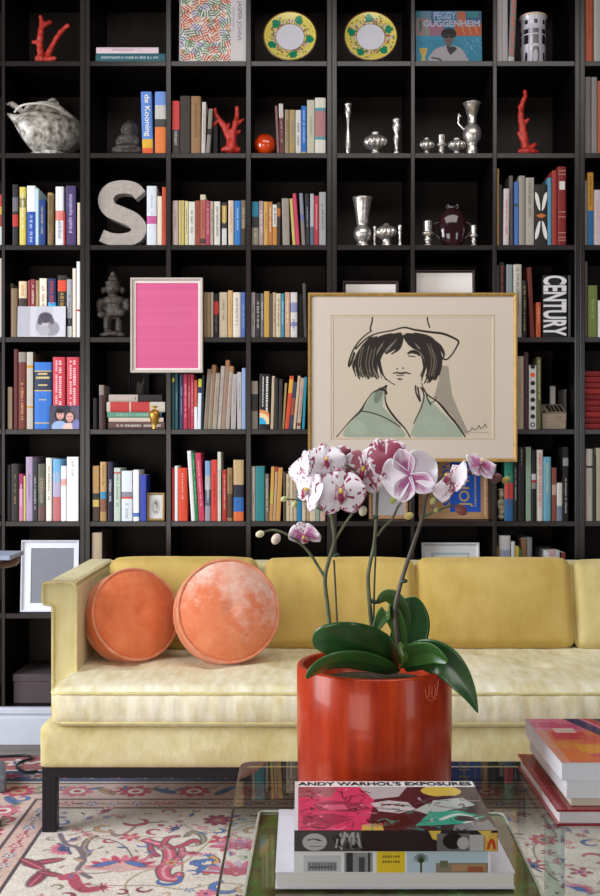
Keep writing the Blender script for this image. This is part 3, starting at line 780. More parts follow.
coral('coral_branch', 527, 155, YC, [[(526,154,4),(525,143,3.4),(523,130,3),(521,118,2.6),(522,106,2.4),(525,98,2),(525,92.5,1.6)], [(522,120,1.6),(520,112,1.4),(519,108,1.2)], [(524,126,1.8),(527,122,1.6),(528,121,1.3)], [(522,141,1.7),(519,134,1.5)], [(528,153,2.8),(532,148,2),(535,146,2)], [(520,154,2.2),(528,154,3.4),(537,153,1.8)]],
      'upright red coral branch on the dark shelf at the right')

# tureen
m_ware = pmat('glazed_relief_ware', '63554a', rough=.35, var=.3, scale=38, col2='ece6de', bump=.5, detail=2, metal=0)
yt = 4.315; root = empty('tureen', (X(46, yt), yt, Z(154)), 'silver-grey relief tureen with spout on the upper left shelf', 'tureen')
def L3(px, py, dy=0):
    sk = (px - 46)*.0023; y_ = yt + sk
    return Vector((X(px, y_) - root.location.x, dy + sk, Z(py, y_) - root.location.z))
def body_loft(secs, half=None):
    m = MB(); rings = []
    for px, top, bot, dep in secs:
        a = L3(px, top); b = L3(px, bot); ring = []
        for j in range(28):
            t = 2*PI*j/28; c = math.cos(t); s_ = math.sin(t)
            zz = (a.z+b.z)/2 + (a.z-b.z)/2 * c
            ring.append((a.x, a.y + dep * s_, zz))
        rings.append(ring)
    m.loft(rings); return m
m = body_loft([(7.5,113,116,.008),(10,113.5,119,.014),(15,114.5,126,.024),(20,114.5,135,.045),(26,113.5,144,.075),(33,112.5,151.5,.1),(42,112.5,156,.115),(52,114,157.4,.12),(62,116.5,157,.115),(70,119.5,154.5,.095),(77,122,150.5,.07),(82,125,146,.045),(85,128,141,.015)])
o = m.build('bowl', m_ware, root); m = MB(); m.lathe([(.075, .0005), (.078, .004), (.07, .012), (.075, .03)], 28, c=(.01, .02, 0)); m.build('foot', m_ware, root)
m = body_loft([(24,112,113.6,.02),(29,110,113.6,.06),(36,108,114,.09),(45,106,115,.1),(54,105,116,.1),(62,108,118,.09),(70,113.5,121,.07),(77,119,124,.045),(82,124,127,.015)])
o = m.build('lid', m_ware, root); m = MB(); m.tube(spline([L3(16,113.6,-.02), L3(26,111.8,-.075), L3(40,112.2,-.108), L3(54,114,-.118), L3(66,118,-.108), L3(76,122.5,-.075)], 6), .0045, 8); m.build('rim_band', pmat('pale_glaze', 'cfc8be', rough=.3), root)
m = MB(); m.tube(spline([L3(49,106.5,-.02), L3(50.5,103.4,-.02), L3(54,101.6,-.02), L3(57.5,104,-.02), L3(59,108.5,-.02)], 5), .0085, 10); m.build('lid_ring', m_ware, root)
m = MB(); pts = spline([L3(7.6,104.4), L3(10,103.9), L3(14,105.5), L3(19,109), L3(23,112.5)], 5); m.tube(pts, [.004+.008*min(1, i/8) for i in range(len(pts))], 10); m.ell(pts[0], .005, seg=8, rings=6); m.build('spout_tongue', m_ware, root)

# small buddha
yb_ = 4.33; root_z = Z(154); bx = X(127, yb_)
def sculpt(name, y, base_px, yb, ells, label, cat, vox, mat=M_STONE, tubes=()):
    o = P(base_px, yb, y); m = MB(); k = y / F
    for a, b, rx, rz, *q in ells:
        m.ell((X(a, y)-o.x, (q[0] if q else 0)*k, Z(b, y)-o.z), (rx*k, (q[1] if len(q) > 1 else (rx+rz)/2*.8)*k, rz*k), seg=14, rings=10)
    for pts, r in tubes:
        m.tube([(X(p[0], y)-o.x, (p[2] if len(p) > 2 else 0)*k, Z(p[1], y)-o.z) for p in pts], [q*k for q in r] if isinstance(r, (list, tuple)) else r*k, 10)
    zm = min(v[2] for v in m.v)
    ob = m.build(name, mat); ob.location = (o.x, y, Z(yb) - zm + .003); remesh(ob, vox); ob.scale = (1.08, 1, 1) if mat is M_STONE else (.84, .9, 1); return tag(ob, label, cat)
sculpt('buddha_statue', 4.255, 128, 153, [(128,151,15,3.2,0,8),(128,147,13,4,-2,8),(118,148.5,5,3.2,-3),(138,148.5,5,3.2,-3),(128,141,8.5,8,0,6),(128,136,9.5,5,0,6),(129,127.5,5.5,6.5,-2,5.5),(129,121.5,2.6,2.6,-1),(129,127,9,9,4,2),(119.5,141,3,6,-1),(136.5,141,3,6,-1),(122.5,147,4,2.2,-6),(133.5,147,4,2.2,-6),(128.5,148,3.5,2,-8),(124.2,129,1.2,2.6,-2),(133.8,129,1.2,2.6,-2),(129,128.4,1,1.6,-7)],
       'small dark seated Buddha figure beside the blue art book', 'statue', .0035)
sculpt('stone_figure', 4.26, 114, 337, [(114,333,12,3.5,0,9),(108,322,4,11,-1),(119,324,4,9,1),(114,309,9,9,0,7),(114,300,12,6,0,8),(113,287,7,8,-2,7),(113,278,5,4,0,5),(113,273,2.6,3,0,3),(104,289,2.6,4,0),(122,289,2.6,4,0),(101,305,3.5,8,-2),(127,305,3.5,8,-2),(103,314,4,4,-6),(122,312,4.5,4,-6),(113,289,1.8,2.4,-8),(110,285.5,1.2,1,-7),(116,285.5,1.2,1,-7),(106,334,5,2.4,-5),(121,334,5,2.4,-5),(113,281.5,8,1.8,0,8),(114,314,10,2.2,0,8)],
       'dark stone figure with pointed crown left of the pink picture', 'statue', .0042)
m_beige = pmat('pale_carved_stone', '8a7a68', rough=.7, var=.25, scale=80, bump=.5, col2='b8a894')
sculpt('carved_figurine', 4.24, 501.2, 522, [(501.2,520,5,2.6,0,5),(501.2,513,4.4,7,0,4),(501.2,505,4.8,4,0,4),(501.2,497.5,3.8,4.6,-1,3.6),(501.2,492.5,4.6,1.4,0,4),(497.3,507,1.6,4.4,-2),(505.1,507,1.6,4.4,-2),(501.2,498.4,1,1.4,-4.2),(498.7,511,1.4,1.4,-4),(503.7,515,1.6,1.6,-4)],
       'small beige carved figurine left of the teal and red book', 'statue', .0028, m_beige)

# the S
ys = 4.235
pts = spline([(141,194.5),(136,187.5),(125,184.6),(112,186.5),(104,196),(105.5,207),(117,213.5),(130,218.5),(138,226),(137.5,235.5),(128,241),(113,240.6),(103,237.2)], 6)
pts = spline([(140.5,194),(134,187.6),(123,185.6),(111.5,188.5),(105.8,197.5),(109,208),(121,214.2),(133,220),(138.8,228),(135.5,236.5),(125,240.4),(112,240),(101.5,236)], 6)
hw = 7.2; k = ys / F; L = []; Rr = []
for i, p in enumerate(pts):
    a = Vector(pts[max(0, i-1)]); b = Vector(pts[min(len(pts)-1, i+1)]); d = (b-a).normalized(); nrm = Vector((-d.y, d.x))
    w_ = hw * (1.0 - .12 * math.cos(PI * i / (len(pts)-1) * 2) )
    L.append(Vector(p) + nrm*w_); Rr.append(Vector(p) - nrm*w_)
ox = X(122, ys); m = MB(); V = lambda q, y: (X(q.x, ys)-ox, y, Z(q.y, ys)-Z(246))
n = len(pts)
for y, fl in ((0, 0), (.06, 1)):
    v = [V(q, y) for q in L] + [V(q, y) for q in Rr]
    m.add(v, [(i, i+1, n+i+1, n+i) for i in range(n-1)])
loop = L + Rr[::-1]; v = [V(q, 0) for q in loop] + [V(q, .06) for q in loop]; q = len(loop)
m.add(v, [(i, (i+1) % q, q+(i+1) % q, q+i) for i in range(q)])
m.v = [(p[0], p[1], p[2]*.965) for p in m.v]; zm = min(p[2] for p in m.v)
o = m.build('letter_sign', pmat('painted_grey_metal', '9a8f87', rough=.55, var=.1, scale=60, col2='aca19a', metal=.1)); o.location = (ox, ys, Z(246) - zm + .0005)
mm = o.modifiers.new('weld', 'WELD'); mm.merge_threshold = .0005
tag(o, 'big grey block letter S standing beside the white and magenta book', 'letter sign')

# plates
m_plate = pmat('plate_enamel', attr=True, rough=.18, var=.03, coat=.4)
def plate(pxc, seed, label):
    y = 4.215; r = 27.2 * y / F; rr = random.Random(seed); m = MB()
    cv = {}
    rad = [0, .2, .4, .52, .545, .6, .66, .72, .78, .84, .9, .955, 1.0]; seg = 72
    leaves = [seed*1.1 + i*2*PI/5 for i in range(5)]
    prof = lambda q: -.022*max(0, q-.5)**1.2*r*10 if q > .5 else 0
    pt = lambda q, a: (q*r*math.cos(a), prof(q), q*r*math.sin(a))
    for i in range(len(rad)-1):
        for j in range(seg):
            a0 = 2*PI*j/seg; a1 = 2*PI*(j+1)/seg; am = (a0+a1)/2; qm = (rad[i]+rad[i+1])/2
            if qm < .53: c = 'c9c6cc'
            elif qm > .975: c = '6a4a2a'
            elif qm > .9: c = 'd6c45c'
            else:
                dl = min(abs((am - l + PI) % (2*PI) - PI) for l in leaves)
                c = 'cdbb58'
                if dl < .23 * math.sin((qm-.56)/.34*PI*.9 + .2) and qm > .62: c = '1e7a56'
                elif qm < .72 and rr.random() < .6: c = rr.choice(['8a5a50', 'c8b8a0', '6a7a48', 'a07a4a', 'b89090'])
                elif rr.random() < .16: c = rr.choice(['8a5a50', '5a8a50', 'c89a30', 'c8b8a8'])
                if qm < .56: c = '8a5a40'
            m.add([pt(rad[i], a0) if rad[i] else (0,0,0), pt(rad[i+1], a0), pt(rad[i+1], a1), pt(rad[i], a1)], [(0,1,2,3)] if rad[i] else [(0,1,2)], rgb(c), True)
    z0 = Z(62); tilt = math.radians(10)
    root = empty('decorative_plate', (X(pxc, y), y, z0), label, 'plate', 'yellow rimmed plates on the top shelf')
    o = weld(m.build('dish', m_plate, root), .0003); o.location = (0, .03, r*math.cos(tilt)+.003); o.rotation_euler[0] = -tilt
    sol = o.modifiers.new('thick', 'SOLIDIFY'); sol.thickness = .004; sol.offset = -1
    k = MB(); w = .05
    for sx in (-1, 1):
        k.tube([(sx*w, .012, .003), (sx*w, .075, .003), (sx*w*.6, .095, .1)], .0022, 6); k.tube([(sx*w, .012, .003), (sx*w, .01, .014)], .0022, 6)
    k.tube([(-w*.6, .095, .1), (w*.6, .095, .1)], .0022, 6); k.build('stand', M_DARKMETAL, root)
plate(290, 1.0, 'left one of two yellow-rimmed plates with green leaves on the top shelf')
plate(371, 1.5, 'right one of two yellow-rimmed plates with green leaves, beside the portrait book')

# orange glass ball
y = 4.255; r = 11.2*y/F; m = MB(); m.ell((0, 0, r), r, seg=36, rings=22); m.lathe([(.018, 0), (.02, .004), (.012, .01)], 20)
o = m.build('glass_ball', pmat('orange_glass', 'a02608', rough=.12, var=.3, scale=9, col2='dc4a14', coat=.6)); o.location = (X(265, y), y, Z(154)+.0005)
tag(o, 'round orange-red glass ball beside the maroon book', 'glass ball')

# mercury glass
def vessel(name, pxc, pxw, ytop, yb, prof, label, y=None, rib=0, nrib=10, mat=M_SILVER, group='mercury glass pieces', cat='vase', seg=None, extra=None):
    y = y or 4.207 + pxw*S/2; H = Z(ytop, y) - Z(yb, Y0); W = pxw*y/F/2; m = MB(); mx = max(p[0] for p in prof)
    pp = []
    for p in prof:
        pp.append((p[0]/mx*W, p[1]*H, (p[2] if len(p) > 2 else 0)))
    m.lathe(pp, seg or (60 if rib or any(len(p) > 2 for p in prof) else 28), nrib=nrib)
    if extra: extra(m, W, H)
    o = m.build(name, mat); o.location = (X(pxc, y), y, Z(yb, Y0)+.0005); return tag(o, label, cat, group)
MEL = [(.5,0),(.55,.05),(.42,.12),(.3,.18),(.36,.24),(.75,.34,.07),(.98,.5,.09),(1,.58,.1),(.86,.72,.09),(.55,.82,.05),(.34,.86),(.32,.9),(.38,.94),(.3,.98),(.1,1)]
STK = [(.8,0),(.85,.03),(.5,.07),(.38,.14),(.62,.22),(.66,.27),(.45,.32),(.5,.38),(.95,.45),(1,.5),(.95,.54),(.6,.57),(.66,.6),(.7,.95),(.72,.97),(.6,1),(.1,1)]
vessel('candlestick', 348, 7.6, 104, 154, [(.4,0),(.5,.02),(.62,.12),(.66,.25),(.55,.4),(.38,.52),(.34,.6),(.5,.66),(.45,.7),(.6,.75),(.85,.82),(.78,.9),(.8,.95),(1,.975),(.95,1),(.1,1)], 'tall slim silver candlestick, leftmost on its shelf', cat='candlestick')
vessel('ribbed_bottle', 375.5, 23.5, 132, 154, MEL, 'wide ribbed silver pot beside the tall slim candlestick', nrib=14, cat='pot')
vessel('candlestick', 396.5, 8.6, 119, 154, [(.55,0),(.75,.03),(.5,.08),(.42,.2),(.55,.35),(.75,.45),(.55,.55),(.5,.6),(.95,.72),(1,.78),(.85,.86),(.8,.9),(.98,.94),(.9,1),(.1,1)], 'shorter silver candlestick right of the wide ribbed pot', cat='candlestick')
vessel('ribbed_bottle', 426.5, 15.5, 138, 154, MEL, 'small ribbed silver pot, left of the silver candle cup', nrib=12, cat='pot')
vessel('candle_cup', 441.5, 9.6, 135, 154, STK, 'silver candle cup between the two small ribbed pots', cat='candlestick')
vessel('ribbed_bottle', 456.5, 18, 138, 154, MEL, 'ribbed silver pot against the tall flared vase', nrib=13, cat='pot')
def ear(m, W, H):
    m.tube([(-W*.9, 0, H*.5), (-W*1.5, 0, H*.62), (-W*1.45, 0, H*.8), (-W*1.2, 0, H*.74)], .004, 8)
vessel('flared_vase', 472, 18.5, 103.5, 154, [(.5,0),(.58,.03),(.6,.12),(.52,.18),(.62,.24),(.95,.32),(1,.42),(.9,.52),(.6,.58),(.42,.61),(.5,.64),(.44,.67),(.5,.76),(.7,.9),(.95,.99),(1,1),(.88,.985),(.4,.7),(.05,.69)], 'tall flared silver vase at the right end of its shelf', extra=ear)
vessel('trumpet_vase', 362.3, 21, 198, 246, [(.62,0),(.66,.03),(.45,.06),(.5,.1),(.78,.18),(.86,.26),(.8,.34),(.52,.42),(.46,.45),(.56,.48),(.68,.7),(.9,.96),(1,1),(.92,.99),(.5,.5),(.05,.48)], 'tall silver trumpet vase with round bulb, on lower silver shelf')
def handle(m, W, H): pass
vessel('ribbed_bottle', 386.5, 21, 223.5, 246, [(.5,0),(.55,.06),(.42,.12),(.4,.28),(.5,.34),(.8,.42,.05),(1,.56,.1),(1,.66,.1),(.8,.8,.08),(.45,.88),(.3,.92),(.3,.97),(.1,1)], 'ribbed silver pot beside the tall trumpet vase', nrib=14, cat='pot')
vessel('candlestick', 400, 4.6, 224.5, 246, [(.8,0),(.9,.05),(.5,.12),(.6,.3),(.5,.5),(.9,.6),(.6,.7),(.9,.85),(1,.95),(.1,1)], 'tiny thin silver candlestick right of ribbed pot', cat='candlestick')
def curl(m, W, H): m.tube(spline([(0,0,H*.5),(-W*1.0,0,H*.62),(-W*.9,0,H*.9),(W*.2,0,H*.98)],5), .003, 8)
vessel('candlestick', 374.6, 4.2, 226, 246, [(.8,0),(.9,.05),(.5,.15),(.5,.4),(.9,.5),(.5,.6),(.5,.8),(1,.95),(.1,1)], 'tiny silver stick between trumpet vase and ribbed pot', y=4.25, cat='candlestick')
vessel('candle_cup', 427.8, 12.4, 221, 246, STK, 'silver candle cup left of the purple glass bottle', cat='candlestick')
vessel('candle_cup', 473.8, 8.2, 225.5, 246, STK, 'small silver candle cup right of the purple glass bottle', cat='candlestick')
m_purple = pmat('purple_glass', '1c0c10', rough=.1, var=.3, scale=8, col2='3c1c22', coat=.5)
y = 4.25; root = empty('purple_bottle', (X(452.5, y), y, Z(246)), 'round dark purple glass bottle between two silver candle cups', 'bottle')
H = Z(206, y)-Z(246); W = 14*y/F; m = MB(); m.lathe([(W*.5,0.0005),(W*.62,.008),(W*.88,H*.16),(W,H*.36),(W*1.0,H*.52),(W*.93,H*.68),(W*.72,H*.83),(W*.4,H*.92),(W*.24,H*.94),(W*.22,H*.97),(W*.28,H*.985),(W*.24,H),(.001,H)], 30)
for p in range(len(m.v)): v = m.v[p]; m.v[p] = (v[0], v[1]*.55, v[2])
m.build('flask', m_purple, root)
for sx in (-1, 1):
    m = MB(); m.tube(spline([(sx*W*.2,0,H*.86),(sx*W*.42,0,H*.98),(sx*W*.3,0,H*1.03),(sx*W*.22,0,H*.95)],5), .004, 8); m.build('ear_handle', m_purple, root)
    m = MB(); m.tube(spline([(sx*W*.9,0,H*.2),(sx*W*1.25,0,H*.34),(sx*W*1.3,0,H*.55),(sx*W*.95,0,H*.6)],5), .004, 8); m.build('side_handle', m_purple, root)

# brass urn
y = 4.213 + .03; root = empty('brass_urn', (X(155.5, y), y - .02, Z(430)+.0005), 'small brass urn in front of the flat book stack', 'urn')
root.location.y = 4.225
H = 23.5*S; W = 6.4*S; m = MB(); m.lathe([(W*.5,0),(W*.55,.004),(W*.5,.008),(W*.75,H*.3),(W,H*.58),(W*.98,H*.68),(W*.7,H*.8),(W*.5,H*.84),(W*.5,H*.92)], 28); m.build('body', M_BRASS, root)
m = MB(); m.lathe([(W*.5,H*.92),(W*.66,H*.94),(W*.68,H*.98),(W*.5,H),(.001,H)], 28); m.build('rim', M_BRASS, root)

# tower canister
y = 4.265; k = y/F; W = 12.6*k; zb = Z(62); H = Z(17, y)-Z(62)
root = empty('tower_canister', (X(533, y), y, zb+.0005), 'white round tower-shaped canister with black painted windows', 'canister')
m_cer = pmat('white_ceramic', attr=True, rough=.25, var=.04, coat=.3)
wht = rgb('c4bec8'); blk = rgb('1e1c20'); gr = rgb('8a868e')
m = MB(); m.lathe([(W,0),(W,.004),(W*.97,.006),(W*.97,H*.56),(W*1.0,H*.565),(W*1.0,H*.585),(W*.97,H*.59),(W*.97,H*.9),(W*1.02,H*.92),(W*1.05,H*.945)], 48, col=wht)
def patch(a0, a1, z0, z1, c, rr=W*.985, arch=False):
    n = 8; top = []; bot = []
    for i in range(n+1):
        a = a0 + (a1-a0)*i/n - PI/2; t = i/n*2-1
        zt = z1 - (z1-z0)*.35*(1 - math.sqrt(max(0, 1-t*t))) if arch else z1
        top.append((rr*math.cos(a), rr*math.sin(a), zt)); bot.append((rr*math.cos(a), rr*math.sin(a), z0))
    for i in range(n): m.quad(bot[i], bot[i+1], top[i+1], top[i], c)
for i in range(-4, 6):
    a = i*.7854 + .0
    patch(a-.2, a+.2, H*.38, H*.68, blk); patch(a-.14, a+.14, H*.78, H*.86, blk)
    if i == 0: patch(a-.3, a+.3, .006, H*.33, blk, arch=True); patch(a-.2, a+.2, .006, H*.26, gr, W*.995, True)
    else: patch(a-.12, a+.12, .01, H*.22, blk, arch=True)
    patch(a-.27, a-.23, .01, H*.7, gr, W*.99); patch(a+.23, a+.27, .01, H*.7, gr, W*.99)
m.build('body', m_cer, root, recalc=False)
m = MB(); m.lathe([(W*1.05,H*.945),(W*1.1,H*.955),(W*1.1,H*.985),(W*1.02,H),(W*.9,H*.99),(W*.9,H*.97)], 48, col=rgb('c8b09a')); m.build('rim', m_cer, root)

# slotted wooden box
y = 4.225; m_box = pmat('pale_box_wood', '7a6a58', rough=.6, var=.15, scale=18, stretch=(1,1,8), col2='9a8874')
root = empty('slotted_box', (X(554.5, y), y, Z(430)+.0005), 'pale wooden box with dark slots beside the olive book', 'box')
w = 25*S/2; h = 15.5*S; m = MB(); m.prism([(-w*.96,0),(w*.92,0),(w*.98,h),(-w,h)], 0, .12); bev(m.build('body', m_box, root), .002)
m = MB(); m.quad((-w,0,h),(w,0,h),(w*1.02,.10,h+.042),(-w*.9,.10,h+.042)); m.quad((-w,0,h),(-w*.9,.10,h+.042),(-w*.9,.12,h),(-w,.12,h)); m.quad((w,0,h),(w,.12,h),(w*1.02,.12,h),(w*1.02,.10,h+.042)); m.quad((-w*.9,.10,h+.042),(w*1.02,.10,h+.042),(w*1.02,.12,h),(-w*.9,.12,h)); m.build('slotted_top', m_box, root)
m = MB(); e = .0015
for i in range(4):
    x0 = -w*.35 + i*w*.33; m.quad((x0,.02,h+.0084+e),(x0+w*.24,.02,h+.0084+e),(x0+w*.22,.088,h+.037+e),(x0-w*.02,.088,h+.037+e))
m.quad((-w*.85,.012,h+.005+e),(-w*.62,.012,h+.005+e),(-w*.62,.03,h+.0126+e),(-w*.85,.03,h+.0126+e)); m.build('slots', M_DARKMETAL, root, recalc=False)
m = MB(); m.box(-w*.3, w*.12, 0, .02, 0, .182); o = bev(m.build('white_card_box', pmat('white_card', 'd2ccc8', rough=.7)), .001); o.location = (X(554, 4.37), 4.37, Z(430)+.0005); tag(o, 'narrow white upright box behind the slotted wooden box', 'box')
m = MB(); m.box(-.006, .006, 0, .1, 0, .165); o = bev(m.build('card_folder', pmat('grey_card', '5a5450', rough=.7)), .001); o.location = (X(565, 4.3), 4.3, Z(430)+.0005); tag(o, 'grey narrow folder against the right upright of slotted box shelf', 'folder')

# box bottom left
m = MB(); m.box(-.125, .125, 0, .24, 0, .115); root = None
o = bev(m.build('storage_box', pmat('mauve_cloth_board', '4c4044', rough=.75, var=.08, scale=120)), .003); o.location = (X(42), 4.24, Z(706)+.0005); tag(o, 'mauve-grey storage box on the bottom shelf beside the sofa', 'box')
m = MB(); m.box(-.128, .128, -.003, .243, .088, .118); b_ = bev(m.build('lid', MATS['mauve_cloth_board'], o), .003)
# ------------------------------------------------------------------ pictures
m_art = pmat('art_paper', attr=True, rough=.7, var=.02, scale=120, spec=.25)
m_artglass = pmat('glazed_print', attr=True, rough=.6, var=.01, coat=.35)
def frame_bars(w, h, fw, fd, mat, parent, name='frame'):
    m = MB()
    for (a, b) in (((-w/2, 0), (w/2, 0)), ((w/2, 0), (w/2, h)), ((w/2, h), (-w/2, h)), ((-w/2, h), (-w/2, 0))):
        pass
    o = [(-w/2, 0), (w/2, 0), (w/2, h), (-w/2, h)]; i = [(-w/2+fw, fw), (w/2-fw, fw), (w/2-fw, h-fw), (-w/2+fw, h-fw)]
    mid = [((p[0]+q[0])/2, (p[1]+q[1])/2) for p, q in zip(o, i)]
    rings = []
    for k in range(4):
        rings.append([(o[k][0], fd, o[k][1]), (o[k][0], .003, o[k][1]), (o[k][0]*.92+mid[k][0]*.08, 0, o[k][1]*.92+mid[k][1]*.08), (mid[k][0], .0, mid[k][1]), (i[k][0], .005, i[k][1]), (i[k][0], fd, i[k][1])])
    rings.append(rings[0]); m.loft(rings, caps=False, smooth=False)
    return m.build(name, mat, parent)
def picture(name, x0, x1, y0, y1, y, label, cat, fmat, fw, art=None, mat_col=None, mat_in=None, tilt=0, base_z=None, fd=.022, art_mat=None, group=None, art_name='picture'):
    w = (x1-x0)/F*y; h = (y1-y0)/F*y
    if base_z is not None: h = (Z(y0, y) - base_z)/math.cos(tilt); base_z += fd*math.sin(tilt)
    root = empty(name, (X((x0+x1)/2, y), y, Z(y1, y) if base_z is None else base_z), label, cat, group)
    root.rotation_euler[0] = -tilt
    frame_bars(w, h, fw, fd, fmat, root)
    m = MB(); m.box(-w/2+fw*.5, w/2-fw*.5, fd*.7, fd*.95, fw*.5, h-fw*.5); m.build('backing', MATS.get('kraft') or pmat('kraft', '5a4a38', rough=.9), root)
    iw = w - 2*fw; ih = h - 2*fw
    if mat_in:
        a, b, c, d = mat_in     # opening px
        ax0 = X(a, y)-root.location.x; ax1 = X(b, y)-root.location.x; az1 = Z(c, y)-Z(y1, y); az0 = Z(d, y)-Z(y1, y)
        m = MB(); o = [(-iw/2, fw), (iw/2, fw), (iw/2, fw+ih), (-iw/2, fw+ih)]; i = [(ax0, az0), (ax1, az0), (ax1, az1), (ax0, az1)]
        for k in range(4):
            q = (k+1) % 4; m.quad((o[k][0], .010, o[k][1]), (o[q][0], .010, o[q][1]), (i[q][0], .010, i[q][1]), (i[k][0], .010, i[k][1]), rgb(mat_col))
            m.quad((i[k][0], .010, i[k][1]), (i[q][0], .010, i[q][1]), (i[q][0], .0125, i[q][1]), (i[k][0], .0125, i[k][1]), rgb('efe6d6'))
        m.build('mount', m_art, root)
        if art: art.build(art_name, ax1-ax0, az1-az0, art_mat or m_art, root, M=Matrix.Translation(((ax0+ax1)/2, .0125, az0)))
    elif art: art.build(art_name, iw, ih, art_mat or m_art, root, M=Matrix.Translation((0, min(.010, fd*.5), fw)))
    return root

# --- ink portrait (coordinates of the drawing on its sheet)
cv = Cv(86, 94, 503, 412, 400, 305, 'c8b9a8')
k = 'hair'; INK = '2c2522'
rr = random.Random(11)
cv.ell(300, 240, 190, 120, 'cabca6', 0, .35)
cv.poly([(368,222),(388,224),(392,262),(398,300),(416,345),(440,398),(424,404),(396,352),(372,330),(352,300),(362,262)], '8f8678', .85)
cv.poly(spline([(222,276),(190,296),(164,338),(112,406),(190,411),(272,411),(262,384),(216,330)],5), '949f8d', .95)
cv.poly(spline([(326,298),(312,340),(300,376),(299,411),(424,411),(398,372),(372,346),(345,318)],5), '98a391', .95)
cv.ell(150, 385, 26, 18, 'a5b09c', .5, .6); cv.ell(228, 390, 22, 14, '9dab98', .3, .6); cv.ell(350, 380, 34, 20, 'a0ab98', .4, .6); cv.ell(205, 300, 10, 22, '5d6355', .35, .6)
cv.stroke([(189,95),(188,108),(184,124),(186,132)], 3.6, INK); cv.stroke([(333,95),(334,106),(339,122)], 3.2, INK)
cv.stroke([(186,131),(160,152),(140,180),(129,210),(128,224),(134,214),(142,190)], lambda t: 3+3*t, INK)
cv.stroke([(146,178),(172,152),(200,138),(240,130),(272,122),(300,128),(340,134),(372,138),(396,147),(414,158),(410,172),(398,192),(384,206),(374,204)], lambda t: 4.6-1.2*math.sin(t*9), INK)
cv.poly(spline([(262,142),(226,150),(186,168),(160,196),(146,226),(154,250),(178,252),(200,250),(206,215),(214,192),(236,188),(262,168)],4), INK, .5); cv.poly(spline([(278,142),(320,152),(352,172),(374,204),(356,250),(336,262),(330,226),(318,200),(300,184),(284,164)],4), INK, .5)
def lock(pts, w0, al=1): cv.stroke(pts, lambda t: w0*(.35+.65*math.sin(PI*min(1, t*1.15+.12))), INK, al)
for pts, w in [([(262,140),(240,150),(222,168),(214,190)],17),([(266,146),(250,170),(226,190)],15),([(268,148),(258,176),(240,192)],10),([(240,142),(206,156),(186,178),(178,205)],18),([(216,148),(180,170),(166,200),(164,228)],15),
               ([(190,160),(162,184),(148,212),(152,246)],13),([(206,162),(190,196),(188,230),(200,256)],13),([(214,176),(206,206),(214,240),(226,260)],9),([(182,190),(172,222),(180,256)],12),([(166,205),(150,230),(156,258)],9),([(152,196),(140,222),(146,250)],8),
               ([(198,188),(194,220),(206,252)],8),([(274,144),(292,166),(310,182)],15),([(280,142),(312,152),(334,176),(340,208)],18),([(300,140),(340,154),(362,184),(364,220)],16),([(330,148),(362,168),(376,192),(372,206)],9),
               ([(338,176),(352,210),(350,246),(338,266)],13),([(352,186),(366,216),(360,246),(352,260)],10),([(322,176),(336,212),(334,246),(326,268)],10),([(312,180),(326,196),(332,222)],7),([(346,220),(344,246),(332,268)],7),([(318,196),(324,226),(318,254)],5)]:
    lock(pts, w)
for _ in range(26):
    x = rr.uniform(150, 215); lock([(x+34, 150+rr.uniform(-4, 8)), (x+10, 178), (x-6, 215), (x+rr.uniform(-4, 10), 250+rr.uniform(-8, 8))], rr.uniform(4, 8), .92)
for _ in range(24):
    x = rr.uniform(322, 366); lock([(x-34, 148+rr.uniform(-4, 6)), (x-4, 178), (x+4, 215), (x-rr.uniform(0, 12), 254+rr.uniform(-8, 8))], rr.uniform(4, 8), .92)
for _ in range(5):
    x = rr.uniform(160, 205); cv.stroke([(x, 170+rr.uniform(0, 20)), (x-8, 215), (x-2, 250)], 1.6, 'b8a890', .55)
for _ in range(4):
    x = rr.uniform(322, 360); cv.stroke([(x-8, 160+rr.uniform(0, 20)), (x+4, 210), (x-4, 250)], 1.5, 'b8a890', .5)
cv.stroke([(282,191),(292,186),(306,189),(312,195)], lambda t: 4+5*math.sin(t*PI), INK); cv.stroke([(284,197),(300,199)], 3, INK, .8)
cv.stroke([(208,186),(214,181),(222,184)], 4, INK, .8)
cv.ell(254,231,2.6,1.8,INK); cv.ell(270,229,2.8,1.8,INK); cv.stroke([(243,243),(254,241),(264,243),(276,241),(288,244)], lambda t: 2.2+2.2*math.sin(t*PI), INK); cv.stroke([(252,247),(262,249),(272,247)], 2, INK, .7); cv.ell(261,258,7,2.4,INK,.1,.8)
cv.stroke([(226,258),(236,266),(248,273)], 2.2, INK, .8); cv.stroke([(318,268),(322,284)], 2.4, INK, .9)
cv.stroke([(226,275),(216,282),(190,294),(172,318),(158,342),(130,370),(96,410)], lambda t: 3.6+1.4*math.sin(t*12), INK)
cv.stroke([(226,276),(222,300),(228,330),(250,362),(274,388),(288,411)], lambda t: 4.2-1.2*math.sin(t*9), INK); cv.stroke([(210,284),(222,288),(226,296)], 6, INK, .8)
cv.stroke([(160,342),(184,346),(214,356),(244,372),(262,384)], 2.6, INK)
cv.stroke([(302,276),(304,296),(314,316),(311,300),(308,280)], 4, INK); cv.stroke([(316,280),(324,300),(318,330),(304,360),(297,376)], lambda t: 3.6-1.6*t, INK)
cv.stroke([(322,282),(334,300),(360,318),(384,346),(410,378),(432,410)], lambda t: 4.6-1.2*math.sin(t*8), INK); cv.stroke([(330,298),(336,316),(342,326)], 3, INK); cv.stroke([(340,322),(356,312),(352,304)], 2.4, INK, .8)
cv.stroke([(436,398),(446,394),(450,386),(456,392),(464,388),(468,380),(472,388),(480,384),(484,376),(488,386)], 1.8, '5a4f48'); cv.stroke([(430,404),(460,398),(492,400)], 1.2, '8a7a6a')
cv.noise(.018)
